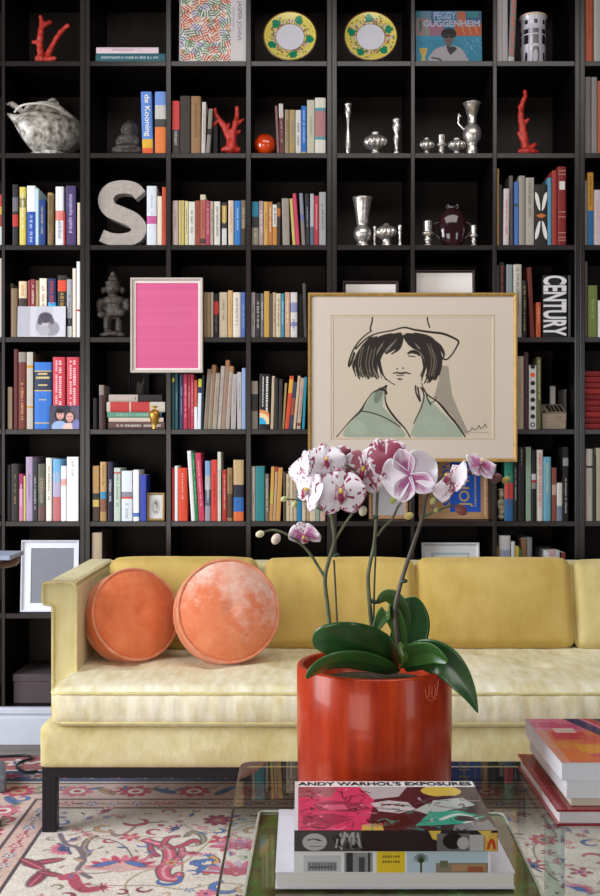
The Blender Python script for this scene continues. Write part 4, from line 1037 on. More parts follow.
root = picture('framed_portrait', 308, 517.5, 292.5, 462, 4.165, 'large gold-framed ink portrait of a figure in a hat, hung on the bookcase', 'framed picture', M_GILT, .0145, cv, 'cdc0b4', (333, 493, 316.5, 437.5), fd=.03, art_name='ink_drawing')
m = MB(); w = (494.5-331)/F*4.165; 
for a, b, c, d in ((330.8,495.2,314.6,315.3),(330.8,495.2,438.6,439.3),(330.8,331.5,314.6,439.3),(494.5,495.2,314.6,439.3)):
    yy = 4.165; m.quad((X(a, yy)-root.location.x, .0095, Z(d, yy)-root.location.z), (X(b, yy)-root.location.x, .0095, Z(d, yy)-root.location.z), (X(b, yy)-root.location.x, .0095, Z(c, yy)-root.location.z), (X(a, yy)-root.location.x, .0095, Z(c, yy)-root.location.z), rgb('b89a5a'))
m.build('gilt_line', m_art, root, recalc=False)

# --- pink picture
cv = Cv(0, 0, 10, 14, 60, 84, 'd05686'); rr = random.Random(4)
for _ in range(30):
    yv = rr.uniform(0, 14); cv.stroke([(0, yv), (10, yv + rr.uniform(-.3, .3))], rr.uniform(.1, .6), rr.choice(['d6648f', 'ca4e7e', 'd25e8a']), .35)
m_pf = pmat('pale_frame_paint', 'c2b6ac', rough=.4, var=.04)
picture('framed_pink_print', 130.3, 202.5, 277.5, 372.5, 4.16, 'plain pink print in a thin pale frame hung on the bookcase', 'framed picture', m_pf, .011, cv, 'e6dcd8', (135.3, 198, 282.5, 368), fd=.034, art_mat=m_artglass, art_name='pink_sheet')

# --- frames behind and around
m_rw = pmat('red_brown_frame', '2e1210', rough=.4)
cv = Cv(0, 0, 10, 10, 12, 12, 'efe6e0'); picture('framed_print', 343, 399, 280.5, 336, 4.27, 'brown-framed pale print behind the portrait top, smaller one', 'framed picture', m_rw, .012, cv, base_z=Z(338)+.001, tilt=.06, fd=.015)
cv = Cv(0, 0, 10, 10, 12, 12, 'f4ece6'); picture('framed_print', 414.5, 475.5, 269.5, 336, 4.27, 'dark-framed grey print behind the portrait top, larger one', 'framed picture', m_rw, .010, cv, base_z=Z(338)+.001, tilt=.06, fd=.015)
m_ash = pmat('tan_wood_frame', '9c7350', rough=.5, var=.15, scale=12, stretch=(1,1,8), col2='b98c62')
cv = Cv(0, 0, 10, 14, 30, 42, 'b4aeb0'); cv.rect(2, 2, 8, 4, 'a09a9c'); picture('framed_note', 369, 408, 452, 521, 4.30, 'tan-framed pale grey sheet on the shelf behind the orchid', 'framed picture', m_ash, .016, cv, base_z=Z(522)+.001, tilt=.06, fd=.015)
# blue poster with lettering
cv = Cv(419, 452, 488, 522, 140, 140, 'b48d62'); rr = random.Random(9)
cv.rect(450, 440, 484.5, 518, '2456b8')
for _ in range(46):
    x = rr.uniform(427, 448); yv = rr.uniform(456, 520); cv.rect(x, yv, x+rr.uniform(1.5, 5), yv+rr.uniform(.8, 3), rr.choice(['2a5ab8', '2a5ab8', '5a86c8', 'c89a5a']))
for yv in np.arange(455, 520, 3.4): cv.rect(421.5, yv, 423.5, yv+1.6, '3a66b8')
for yv in np.arange(458, 512, 2.6): cv.rect(477.5, yv, 479.5, yv+1.7, 'b8a070')
yp = 4.30
root = picture('framed_poster', 418.5, 488.5, 451, 522, yp, 'tan-framed blue poster lettered JOHN below the portrait', 'framed picture', m_ash, .016, cv, base_z=Z(522)+.001, tilt=.05, fd=.015, art_name='poster_sheet')
text_mb('·JOHN', .165, .056, Matrix.Translation((.052, .0068, .125)) @ RX90(-PI/2), rgb('c8a25e'), bold=.01).build('lettering', M_PRINT, root, recalc=False)
text_mb('OHNS', .15, .04, Matrix.Translation((-.024, .0068, .13)) @ RX90(PI/2), rgb('2456b8'), bold=.02).build('lettering', M_PRINT, root, recalc=False)
m_silverframe = pmat('silver_grey_frame', 'dcdadc', rough=.45, var=.05)
cv = Cv(422, 543, 480, 600, 80, 80, 'e6e4e6'); cv.rect(430, 549.5, 472, 596, 'a8c0c4'); cv.rect(432, 551.5, 470, 594, 'dfe2df'); cv.rect(434, 554, 468, 592, 'b4ccd0')
picture('framed_print', 422, 480, 543, 612, 4.26, 'pale grey framed print peeking over the sofa near the orchid', 'framed picture', m_silverframe, .012, cv, base_z=Z(614)+.001, tilt=.05, fd=.015)
cv = Cv(0, 0, 10, 12, 40, 48, '83848e'); cv.noise(.03)
m_bluewhite = pmat('cool_white_frame', 'd8dae6', rough=.35, var=.02)
y = 4.225; root = picture('framed_sheet', 20, 78, 541, 612.5, y, 'white frame around a blank slate-grey sheet on the lower left shelf', 'framed picture', m_bluewhite, .008, cv, 'e2e4f0', (29.5, 72.5, 549, 604), base_z=Z(614)+.001, tilt=.07, fd=.02)
cv = Cv(0, 0, 10, 10, 40, 50, 'd8d4d4'); cv.ell(5, 5, 3.2, 3.4, 'bab4b4'); cv.ell(5, 4.4, 1.3, 1.6, '6a6468'); cv.ell(4.6, 5.2, .8, 1.4, 'c8c4c4'); cv.stroke([(3.5,7.6),(5,7),(6.5,7.6)], .3, '8a8486')
picture('small_framed_sketch', 147, 164.3, 493, 520.5, 4.225, 'small gold-framed pale sketch beside the royal blue book', 'framed picture', M_GILT, .008, cv, base_z=Z(522)+.001, tilt=.05, fd=.012)
cv = Cv(130, 375, 147, 392, 40, 48, '3a3634'); cv.ell(140, 384, 4, 6, '6a6462'); cv.ell(138, 380, 2.4, 2.8, '8a8482'); cv.stroke([(133,391),(137,383),(143,377)], 1.2, '9a9492', .7); cv.noise(.15)
root = picture('black_white_photo', 129, 148.5, 372.5, 428, 4.45, 'small black-and-white photograph behind the flat book stack', 'photograph', M_DARKMETAL, .006, cv, base_z=Z(430)+.001, tilt=.03, fd=.01)

# --- cards, photographs, face-out books
def panel(name, x0, x1, y0, y1, y, cv, label, cat, thick, tilt, base_px, mat=M_PRINT, group=None, edge='d8d4cc', side_col=None):
    w = (x1-x0)/F*y; h = (y1-y0)/F*y
    root = empty(name, (X((x0+x1)/2, y), y, Z(base_px) + .0006 + thick*math.sin(abs(tilt))), label, cat, group); root.rotation_euler[0] = -tilt
    m = MB(); m.box(-w/2, w/2, .0006, thick, 0, h, rgb(edge)); m.build('pages' if thick > .006 else 'card', M_BOOK, root)
    cv.build('front_cover' if thick > .006 else 'photo', w, h, mat, root); return root, w, h
cv = Cv(17, 307, 66, 338, 150, 96, 'c4c2cc'); cv.rect(17, 307, 30, 338, 'b4b2bc'); cv.rect(30, 307, 36, 338, 'ccc8d0'); cv.rect(53, 307, 66, 338, 'd2d0d8')
cv.ell(45.5, 327, 10, 9, 'a4a0a8'); cv.ell(51, 329, 9, 8, '9a969e', .4); cv.ell(43.5, 324, 5, 6.5, 'bcb8be'); cv.ell(45.5, 318.5, 7.2, 5.4, '55505a'); cv.ell(40, 322, 2.6, 4, '5e5862'); cv.ell(52, 322, 2.2, 3.6, '625c66'); cv.ell(44, 332, 6, 5, 'b0acb4'); cv.blur(2); cv.noise(.04)
panel('photo_card', 17.5, 65.5, 307.3, 338, 4.198, cv, 'grey photo card of a dark-haired child below the tureen column', 'photograph', .003, .06, 338, M_GLOSS)
bpy.data.objects['photo_card'].location.y = 4.195
cv = Cv(49, 406, 79, 430, 120, 96, '3a3844'); cv.rect(49, 406, 56, 430, '4a4a5a'); cv.rect(70, 406, 79, 430, '5a5468')
cv.ell(59.5, 416, 5.2, 6.4, '2a2022'); cv.ell(60, 415.5, 3.9, 5, 'd8a49a'); cv.ell(59.5, 428, 8, 6.5, '9ab0d8'); cv.ell(70, 418, 5, 6, '3a2a28'); cv.ell(69.5, 418, 3.8, 4.8, 'dca8a0'); cv.ell(69, 429, 6.5, 5.5, 'e0c0bc'); cv.ell(60,411.5,4.2,2.4,'2a2022'); cv.ell(76, 426, 4, 6, '7a7ab0'); cv.ell(58.4,415,.6,.5,'4a2a28'); cv.ell(61.4,415,.6,.5,'4a2a28'); cv.ell(68.2,417.4,.6,.5,'4a2a28'); cv.ell(71,417.4,.6,.5,'4a2a28'); cv.stroke([(58.6,418.4),(61.4,418.4)],.7,'a85a5a'); cv.stroke([(68.2,420.6),(70.8,420.6)],.7,'a85a5a')
cv.blur(2); cv.noise(.05)
r_, _, _ = panel('snapshot', 49.3, 79.3, 406.5, 430, 4.199, cv, 'colour snapshot of two smiling faces propped against red dictionaries', 'photograph', .003, .06, 430, M_GLOSS); r_.location.y = 4.195
# patterned art book, face out
cv = Cv(179, -8, 246, 62, 260, 270, 'd0c8c0'); rr = random.Random(21)
for gx in range(9):
    for gy in range(11):
        cx = 181 + gx*6 + rr.uniform(-1.6, 1.6); cy = -6 + gy*6.4 + rr.uniform(-1.6, 1.6); a = rr.uniform(0, PI); c = rr.choice(['b44a2c', 'b44a2c', '4f7a58', '6e6a94', '5a5a5e', 'c8714e', '4f7a58'])
        for q in range(-1, 2):
            ox = -math.sin(a)*2.5*q; oy = math.cos(a)*2.5*q; l = rr.uniform(2.2, 3.2)
            cv.stroke([(cx+ox-math.cos(a)*l, cy+oy-math.sin(a)*l), (cx+ox+math.cos(a)*l, cy+oy+math.sin(a)*l)], 1.25, c, 1, smooth=False)
cv.rect(230.6, -10, 246, 62, 'c4bcbc'); cv.rect(178, -10, 180.2, 62, 'a8a09c')
root, w, h = panel('art_book', 179, 246, -8, 62, 4.213, cv, 'large hatched-pattern art book standing face out on the top shelf', 'book', .03, .07, 62)
text_mb('JASPER JOHNS', .165, .021, Matrix.Translation((.106, -.0008, h*.60)) @ RX90(PI/2), rgb('6a6470'), bold=.0).build('cover_lettering', M_PRINT, root, recalc=False)
m = MB(); rr = random.Random(2); glyphs(m, .02, h*.45, h*.8, -.0008, rgb('9a949c'), rr, .35); m.mat(Matrix.Translation((.083, 0, 0))); m.build('cover_subtitle', M_PRINT, root, recalc=False)
# portrait book, face out
cv = Cv(45, 72, 542, 468, 220, 176, '2f86a8'); rr = random.Random(12)
for x in range(45, 542, 38):
    cv.rect(x, 72, x+38, 170, rr.choice(['35688a', '4a5a84', '6a88a0', '3a7a90']), .9)
cv.rect(360, 75, 420, 190, 'c86a48'); cv.rect(430, 75, 520, 120, '3a8a8a'); cv.rect(45, 130, 150, 265, 'a08078'); cv.rect(150, 165, 260, 268, 'a06a80'); cv.rect(340, 165, 542, 272, 'cc5a34'); cv.rect(70, 150, 90, 230, '2a6a7a'); cv.rect(120, 160, 135, 260, '7aa090')
for x in (400, 450, 500): cv.stroke([(x, 180), (x, 215), (x+12, 250)], 9, 'd8a070', .7)
cv.rect(45, 268, 542, 300, '3592b4'); 
for _ in range(22):
    x = rr.uniform(380, 540); yv = rr.uniform(285, 390); cv.stroke([(x, yv), (x+rr.uniform(-20, 20), yv+rr.uniform(6, 26))], 5, '9cc8dc', .7)
for _ in range(8):
    x = rr.uniform(60, 200); yv = rr.uniform(290, 380); cv.stroke([(x, yv), (x+rr.uniform(-14, 14), yv+20)], 4, '7ab4d0', .6)
cv.poly([(70,362),(132,362),(124,410),(112,430),(118,462),(84,462),(92,430),(78,400)], 'd0b848'); cv.poly([(78,372),(124,372),(110,405),(92,405)], 'd89048', .7)
cv.poly(spline([(265,345),(200,365),(165,400),(150,468),(420,468),(425,430),(390,370),(340,345)],4), 'b4aab0'); cv.poly([(275,350),(340,352),(355,372),(305,418),(285,385)], '2a2628')
cv.ell(293, 320, 24, 34, '5f5450'); cv.ell(294, 252, 57, 45, '161214'); cv.ell(293, 284, 40, 46, '6a5e5a'); cv.ell(294, 236, 50, 24, '161214'); cv.ell(275, 272, 17, 12, '141012'); cv.ell(312, 272, 17, 12, '141012'); cv.stroke([(278,308),(293,311),(308,308)], 5, '3a2a2a'); cv.stroke([(165,440),(215,448),(240,468)], 14, '4a4446', .7)
cv.blur(1); cv.a = cv.a*.76 + .03
root, w, h = panel('portrait_book', 416, 482, 10, 62, 4.213, cv, 'art book with blue portrait cover standing face out, top shelf', 'book', .025, .07, 62)
text_mb('PEGGY', .09, .030, Matrix.Translation((-.015, -.0008, h-.019)), rgb('8e98b4'), bold=.03).build('cover_lettering', M_PRINT, root, recalc=False)
text_mb('GUGGENHEIM', w*.86, .028, Matrix.Translation((.012, -.0008, h-.052)), rgb('9c9cae'), bold=.03).build('cover_lettering', M_PRINT, root, recalc=False)

# ------------------------------------------------------------------ sofa
def velvet(name, c1, c2, streak=(9, 9, 1.2), sc=6, bump=.25):
    m = bpy.data.materials.new(name); t, n, l, b = nt(m)
    tc = n.new('ShaderNodeTexCoord'); mp = n.new('ShaderNodeMapping'); mp.inputs['Scale'].default_value = streak; l.new(tc.outputs['Object'], mp.inputs['Vector'])
    no = n.new('ShaderNodeTexNoise'); no.inputs['Scale'].default_value = sc; no.inputs['Detail'].default_value = 5; no.inputs['Roughness'].default_value = .6; l.new(mp.outputs['Vector'], no.inputs['Vector'])
    n2 = n.new('ShaderNodeTexNoise'); n2.inputs['Scale'].default_value = 3.2; n2.inputs['Detail'].default_value = 3; l.new(tc.outputs['Object'], n2.inputs['Vector'])
    ad = n.new('ShaderNodeMath'); ad.operation = 'MULTIPLY_ADD'; ad.inputs[1].default_value = .55; l.new(no.outputs['Fac'], ad.inputs[0])
    m2 = n.new('ShaderNodeMath'); m2.operation = 'MULTIPLY'; m2.inputs[1].default_value = .45; l.new(n2.outputs['Fac'], m2.inputs[0]); l.new(m2.outputs[0], ad.inputs[2])
    r = n.new('ShaderNodeValToRGB'); r.color_ramp.elements[0].position = .36; r.color_ramp.elements[1].position = .66
    r.color_ramp.elements[0].color = (*rgb(c1), 1); r.color_ramp.elements[1].color = (*rgb(c2), 1); l.new(ad.outputs[0], r.inputs['Fac']); l.new(r.outputs['Color'], b.inputs['Base Color'])
    b.inputs['Roughness'].default_value = .85; b.inputs['Sheen Weight'].default_value = .35; b.inputs['Sheen Roughness'].default_value = .35; b.inputs['Specular IOR Level'].default_value = .15
    b.inputs['Sheen Tint'].default_value = (1, .95, .8, 1)
    bp = n.new('ShaderNodeBump'); bp.inputs['Strength'].default_value = bump; bp.inputs['Distance'].default_value = .012; l.new(no.outputs['Fac'], bp.inputs['Height']); l.new(bp.outputs['Normal'], b.inputs['Normal'])
    return m
m_seat = velvet('pale_yellow_velvet', 'cdbd86', 'f4eed8', (5, 1.6, 2.2))  # paler than the back: window highlights and nap put into the colour
m_back = velvet('mustard_velvet', 'ba9c50', 'd4b870', (3, 3, 1.6), 4, .12)
m_back2 = velvet('faded_mustard_velvet', 'bda866', 'd6c68e', (3, 3, 1.6), 4, .12)
m_arm = velvet('straw_velvet', 'd0c084', 'e0d5a6', (5, 5, 1.2), 5, .15)
m_deck = velvet('straw_velvet_deck', 'cbb97c', 'e4d8ac', (4, 4, 2.5), 6, .3)
m_pipe = pmat('piping_cord', 'd4c68c', rough=.8, var=.06, sheen=.3)
SX0, SX1 = -.792, 1.60
sofa = empty('sofa', (0, 3.65, 0), 'long yellow velvet sofa on a black metal base', 'sofa')
def rbox(w, d, h, r, n=(24, 16, 8), bulge=(0, 0, 0), dimples=(), wr=.0, wscale=(9, 9, 3), seed=0):
    """rounded cushion centred at the origin"""
    nx, ny, nz = n; m = MB(); half = Vector((w/2, d/2, h/2))
    def pos(u, v, q):
        p = Vector((u*half.x, v*half.y, q*half.z)); inner = Vector([max(-(hh-r), min(hh-r, c)) for c, hh in zip(p, half)]); dd = p - inner
        if dd.length > 1e-9: p = inner + dd.normalized() * r
        p.x += bulge[0] * (1-v*v) * (1-q*q) * u; p.y += bulge[1] * (1-u*u)**.5 * (1-q*q) * v if abs(u) <= 1 else 0; p.z += bulge[2] * (1-abs(u)**4) * (1-abs(v)**4) * q
        for dx, dy, dr, dp in dimples:
            if q > 0: 
                e = math.hypot(p.x-dx, p.y-dy); p.z -= dp * math.exp(-(e/dr)**2) * q
        if wr:
            p += Vector((0, -1, .3)) * wr * noise.noise(Vector((p.x*wscale[0]+seed, p.y*wscale[1], p.z*wscale[2]))) 
        return p
    lin_ = lambda k: [math.sin((-1 + 2*i/k)*PI/2)*.35 + (-1 + 2*i/k)*.65 for i in range(k+1)]
    U, V, W = lin_(nx), lin_(ny), lin_(nz)
    m.grid([[pos(u, v, 1) for u in U] for v in V]); m.grid([[pos(u, v, -1) for u in U] for v in V])
    m.grid([[pos(u, -1, q) for u in U] for q in W]); m.grid([[pos(u, 1, q) for u in U] for q in W])
    m.grid([[pos(-1, v, q) for v in V] for q in W]); m.grid([[pos(1, v, q) for v in V] for q in W])
    return m, pos
def loop_tube(pos, q, r, plane='xy', k=20, off=1.0):
    pts = []
    for a, b in ((-1, -1), (1, -1), (1, 1), (-1, 1)):
        pass
    seq = [(t, -1) for t in np.linspace(-1, 1, k)] + [(1, t) for t in np.linspace(-1, 1, k)][1:] + [(t, 1) for t in np.linspace(1, -1, k)][1:] + [(-1, t) for t in np.linspace(1, -1, k)][1:-1]
    for a, b in seq:
        pts.append(pos(a, b, q) if plane == 'xy' else pos(a, q, b))
    m = MB(); m.tube(pts, r, 8, closed=True); return m
so = lambda x, y, z: Vector((x, y - 3.65, z))
# seat cushion
cx = (-.752 + 1.562)/2; W_ = 1.562 + .752
dim = [(-W_/2 + .2 + i*.265, yy, .05, .016) for i in range(9) for yy in (-.06,)] + [(-W_/2+.33+i*.265, .14, .05, .013) for i in range(8)]
m, pos = rbox(W_, .72, .122, .03, (170, 44, 12), (0.006, .012, .009), dim, .0055, (30, 7, 3))
T = Matrix.Translation(so(cx, 3.155+.36, .399)); m.mat(T); o = weld(m.build('seat_cushion', m_seat, sofa)); seat = o
for q in (.72, -.80):
    k = loop_tube(pos, q, .0055, k=60); k.mat(T); k.build('piping', m_pipe, seat)
# upholstered base
m, pos = rbox(SX1 - SX0, .88, .132, .02, (120, 20, 10), (0, .010, 0), (), .004, (5, 5, 22), 3)
m.mat(Matrix.Translation(so((SX0+SX1)/2, 3.175+.44, .273))); o = weld(m.build('upholstered_base', m_deck, sofa))
# arms
for s, xi, xo in ((-1, -.718, -.794), (1, 1.526, 1.602)):
    zt = .748; r_ = .032
    prof = [(xi, .33), (xi, zt-.02), (xi+s*.006, zt-.006), (xi+s*.02, zt), (xo+s*r_-s*.012, zt), (xo+s*r_-s*.003, zt-.004), (xo+s*r_, zt-.012), (xo+s*r_, zt-.062), (xo+s*r_-s*.004, zt-.07), (xo+s*.006, zt-.073), (xo, zt-.08), (xo, .33)]
    m = MB(); m.prism([(a, b) for a, b in prof], 3.375-3.65, 4.09-3.65); arm = bev(m.build('arm', m_arm, sofa), .008, 3)
    m = MB(); m.tube([(a + (0.0), 3.372-3.65, b) for a, b in prof], .0048, 8); m.build('piping', m_pipe, arm)
    m = MB(); m.tube([(xi+s*.004, 3.375-3.65, zt-.002), (xi+s*.004, 4.0-3.65, zt-.002)], .0045, 8); m.build('piping', m_pipe, arm)
# back
m, pos = rbox(SX1-SX0-.02, .13, .42, .025, (60, 8, 16), (0, .006, .003), (), .003, (7, 7, 7), 9); m.mat(Matrix.Translation(so((SX0+SX1)/2, 4.025, .535))); o = weld(m.build('sofa_back', m_arm, sofa))
# back cushions
for i, (a, b, mt, dz) in enumerate(((-.682, -.158, m_back, .002), (-.122, .408, m_back, 0), (.424, .972, m_back, .0), (.985, 1.515, m_back2, -.006))):
    w = b - a; m, pos = rbox(w, .17, .312, .028, (40, 14, 26), (.006, .028, .006), (), .006, (7, 7, 7), i*5)
    T = Matrix.Translation(so((a+b)/2, 3.825, .611+dz)) @ Matrix.Rotation(math.radians(-13), 4, 'X'); m.mat(T)
    c_ = weld(m.build('back_cushion', mt, sofa))
    for q in (-.62, .7):
        k = loop_tube(pos, q, .0052, 'xz', 26); k.mat(T); k.build('piping', mt, c_)
# metal base
z0, z1 = .172, .208
m = MB(); m.box(SX0+.004, SX1-.004, 3.205-3.65, 3.25-3.65, z0, z1); m.box(SX0+.004, SX1-.004, 4.03-3.65, 4.07-3.65, z0, z1); m.box(SX0+.004, SX0+.048, 3.25-3.65, 4.03-3.65, z0, z1); m.box(SX1-.048, SX1-.004, 3.25-3.65, 4.03-3.65, z0, z1)
bev(m.build('base_rail', M_DARKMETAL, sofa), .003)
for x in (SX0+.004, SX1-.048):
    for y in (3.205, 4.03):
        m = MB(); m.box(x, x+.044, y-3.65, y+.04-3.65, .0065, z0+.002); bev(m.build('leg', M_DARKMETAL, sofa), .003)

# round cushions
m_or = velvet('orange_velvet', 'd86a40', 'ea8c60', (4, 4, 4), 5, .2)
def worn(name, c1, c2, c3):  # whitish upper patches: wear, plus velvet highlights painted into the colour
    m = velvet(name, c1, c2, (4, 4, 4), 5, .2); t = m.node_tree; n = t.nodes; l = t.links; b = n['Principled BSDF']
    src = b.inputs['Base Color'].links[0].from_socket; tc = n.new('ShaderNodeTexCoord'); no = n.new('ShaderNodeTexNoise'); no.inputs['Scale'].default_value = 9; no.inputs['Detail'].default_value = 8; no.inputs['Roughness'].default_value = .75
    mp = n.new('ShaderNodeMapping'); mp.inputs['Location'].default_value = (3, 1, 2); l.new(tc.outputs['Object'], mp.inputs['Vector']); l.new(mp.outputs['Vector'], no.inputs['Vector'])
    sx = n.new('ShaderNodeSeparateXYZ'); l.new(tc.outputs['Object'], sx.inputs[0])
    ad = n.new('ShaderNodeMath'); ad.operation = 'MULTIPLY_ADD'; ad.inputs[1].default_value = 1.1; l.new(sx.outputs['Y'], ad.inputs[0]); l.new(no.outputs['Fac'], ad.inputs[2])
    ad2 = n.new('ShaderNodeMath'); ad2.operation = 'MULTIPLY_ADD'; ad2.inputs[1].default_value = .35; l.new(sx.outputs['X'], ad2.inputs[0]); l.new(ad.outputs[0], ad2.inputs[2])
    r = n.new('ShaderNodeValToRGB'); r.color_ramp.elements[0].position = .47; r.color_ramp.elements[1].position = .72; r.color_ramp.elements[1].color = (.8, .8, .8, 1); l.new(ad2.outputs[0], r.inputs['Fac'])
    mx = n.new('ShaderNodeMix'); mx.data_type = 'RGBA'; l.new(r.outputs['Color'], mx.inputs[0]); l.new(src, mx.inputs[6]); mx.inputs[7].default_value = (*rgb(c3), 1); l.new(mx.outputs[2], b.inputs['Base Color']); return m
m_or2 = worn('worn_highlit_orange_velvet', 'da7450', 'ea946c', 'f0d4c8')
m_orp = pmat('orange_piping', 'd07850', rough=.7, var=.08, sheen=.4, col2='e29a76')
def round_cushion(px, py, y, Rpx, nrm, mat, label, t=.042, crown=.050):
    Rr = Rpx*y/F; m = MB(); prof = []
    for i in range(15): q = i/14; prof.append((max(.0006, Rr*q), 0))
    rings = []; seg = 72
    def ring(r, z, wv=0): return [(r*math.cos(2*PI*j/seg)*(1+wv*math.sin(11*2*PI*j/seg)), r*math.sin(2*PI*j/seg)*(1+wv*math.sin(11*2*PI*j/seg)), z + (wv*.12*math.sin(23*2*PI*j/seg))) for j in range(seg)]
    cr = lambda q: t + crown*(1-q**2.6) - .006*math.exp(-(q/.12)**2)
    for i in range(16): q = .004 + .996*i/15; rings.append(ring(Rr*q*.985, cr(q), .006*q*q))
    for zz, k in ((t*.5, 1.012), (0, 1.018), (-t*.5, 1.012)): rings.append(ring(Rr*k, zz, .004))
    for i in range(16): q = 1 - .996*i/15; rings.append(ring(Rr*q*.985, -cr(q), .006*q*q))
    m.loft(rings)
    nv = Vector(nrm).normalized(); rot = nv.to_track_quat('Z', 'Y').to_matrix().to_4x4()
    o = m.build('round_cushion', mat); o.location = P(px, py, y); o.rotation_euler = rot.to_euler()
    for zz in (t*1.02, -t*1.02):
        k = MB(); k.tube(ring(Rr*.998, zz), .0052, 8, closed=True); k.build('piping', m_orp, o)
    tag(o, label, 'cushion', 'round orange cushions on the sofa'); return o
round_cushion(131.5, 616, 3.57, 45, (.50, -.80, .30), m_or, 'plain orange round velvet cushion nearest the sofa arm')
round_cushion(226.5, 612, 3.51, 50.5, (.24, -.92, .26), m_or2, 'larger round orange cushion with whitish patches of wear and painted highlight')
# ------------------------------------------------------------------ rug
RX0, RX1, RY0, RY1 = -1.37, 1.45, 1.6, 4.0
rg = Cv(RX0, -RY1, RX1, -RY0, 960, 817, 'd3c8bd'); rr = random.Random(33)
FX, FY = -.79, 3.42
U, V = np.meshgrid(rg.us, -rg.vs); D = np.maximum(FX - U, V - FY)
def band(a, b, c):
    k = (D >= a) & (D < b); rg.a[k] = hexs(c)
band(0, .012, '3a2c34'); band(.012, .085, 'c9a79c'); band(.085, .095, '4a3038'); band(.095, .25, 'cdb0a6'); band(.25, .262, '4a3038'); band(.262, .275, 'd8c8b8'); band(.275, .40, '2f3c68'); band(.40, .412, 'd8c8b8'); band(.412, .60, '9a4a50')
def pal(*k): return rr.choice(k)
RED, PINK, MAR, BLUE, NAVY, TAN, OLV, BLK, CRM = 'b03450', 'c8607a', '7c2438', '3c62a8', '2a3a6c', 'bc9468', '8e8c66', '3a3036', 'e2d8cc'
def rosette(x, y, r, c1, c2, c3, n=8):
    for i in range(n):
        a = 2*PI*i/n + .2; rg.ell(x + r*.62*math.cos(a), -y + r*.62*math.sin(a), r*.36, r*.24, c1, a)
    rg.ell(x, -y, r*.45, r*.45, c2); rg.ell(x, -y, r*.22, r*.22, c3)
def palmette(x, y, r, ang, c1, c2, c3):
    # fan of petals opening along ang (floor plane)
    for i in range(9):
        a = ang + (i-4)*.33; rg.ell(x + r*.62*math.cos(a), -(y + r*.62*math.sin(a)), r*.46, r*.13, c1 if i % 2 else c2, -a)
    for i in range(7):
        a = ang + (i-3)*.36; rg.ell(x + r*.34*math.cos(a), -(y + r*.34*math.sin(a)), r*.26, r*.08, c3, -a)
    rg.stroke([(x + r*1.02*math.cos(ang-1.45), -(y + r*1.02*math.sin(ang-1.45))), (x + r*.2*math.cos(ang-1.6), -(y+r*.2*math.sin(ang-1.6))), (x - r*.12*math.cos(ang), -(y - r*.12*math.sin(ang))), (x + r*.2*math.cos(ang+1.6), -(y+r*.2*math.sin(ang+1.6))), (x + r*1.02*math.cos(ang+1.45), -(y + r*1.02*math.sin(ang+1.45)))], r*.14, c3)
def curl(x, y, r, ang, c, w, s=1):
    pts = []
    for i in range(14):
        t = i/13; a = ang + s*(t*4.2); q = r*(1-.55*t); pts.append((x + q*math.cos(a), -(y + q*math.sin(a)*.9)))
    rg.stroke(pts, lambda t: w*(.35 + .65*math.sin(PI*min(1, t*.9+.15))), BLK, .75); rg.stroke(pts, lambda t: .72*w*(.35+.65*math.sin(PI*min(1, t*.9+.15))), c)
def leaf(x, y, r, ang, c, c2=None):
    rg.ell(x, -y, r, r*.36, BLK, -ang, .7); rg.ell(x, -y, r*.9, r*.28, c, -ang)
    if c2: rg.stroke([(x-r*.8*math.cos(ang), -(y-r*.8*math.sin(ang))), (x+r*.8*math.cos(ang), -(y+r*.8*math.sin(ang)))], r*.09, c2)
def vine(pts, c='7a6a52', w=.0055): rg.stroke([(a, -b) for a, b in pts], w, c, .9)
Pf = floor_at
# vines in the field
for _ in range(80):
    x, y = rr.uniform(-.7, 1.3), rr.uniform(1.7, 3.35); pts = [(x, y)]; a = rr.uniform(0, 6.28)
    for _ in range(6): a += rr.uniform(-1.0, 1.0); x += .09*math.cos(a); y += .09*math.sin(a); pts.append((x, y))
    if all(p[0] > -.74 and p[1] < 3.38 for p in pts): vine(pts, pal('8a7a58', 'a08a68', '6a5a52', 'b08078'))
taken = []
def free(x, y, r):
    for a, b, c in taken:
        if math.hypot(a-x, b-y) < (c + r)*.85: return False
    taken.append((x, y, r)); return True
x, y = Pf(120, 872); palmette(x, y, .10, 1.57, RED, PINK, 'c89a98'); free(x, y, .10)
for px, py in ((105,866),(136,866)): x, y = Pf(px, py); leaf(x, y, .04, .5 if px < 120 else 2.6, BLUE)
def scroll(px, w, c, c2=None):
    pts = [Pf(*q) for q in px]; q = [(a, -b) for a, b in pts]; f = lambda t: w*(.4 + .6*math.sin(PI*min(1, .12 + t*.8)))
    rg.stroke(q, lambda t: f(t)+.009, BLK, .8); rg.stroke(q, f, c)
    if c2: rg.stroke(q, lambda t: f(t)*.3, c2, .8)
scroll(((146,842),(154,845),(163,847),(170,855),(168,866),(163,872),(166,880),(176,881),(179,876)), .036, 'b84460', 'd890a0')
scroll(((168,866),(176,862),(182,856),(181,848)), .016, 'c86a80'); scroll(((163,847),(168,840),(178,838)), .014, 'b84460'); scroll(((150,846),(152,854),(158,858)), .014, 'a83a54')
scroll(((186,838),(192,834),(200,836),(204,842),(199,846)), .012, '8a8a68'); scroll(((96,838),(88,842),(84,850),(88,856),(80,860)), .012, '8a7a78'); scroll(((206,876),(214,870),(216,862),(210,858)), .016, 'c08a50')
pts = [Pf(*q) for q in ((172,850),(184,847),(194,842),(199,846))]; scroll(((172,850),(184,847),(194,842),(199,846)), .016, RED)
pts = [Pf(*q) for q in ((60,836),(66,846),(78,850),(84,862),(78,872),(90,880))]; rg.stroke([(a, -b) for a, b in pts], .016, '6a5a62')
pts = [Pf(*q) for q in ((110,832),(116,838),(128,834),(140,826),(160,824))]; rg.stroke([(a, -b) for a, b in pts], .012, '8a6a6a')
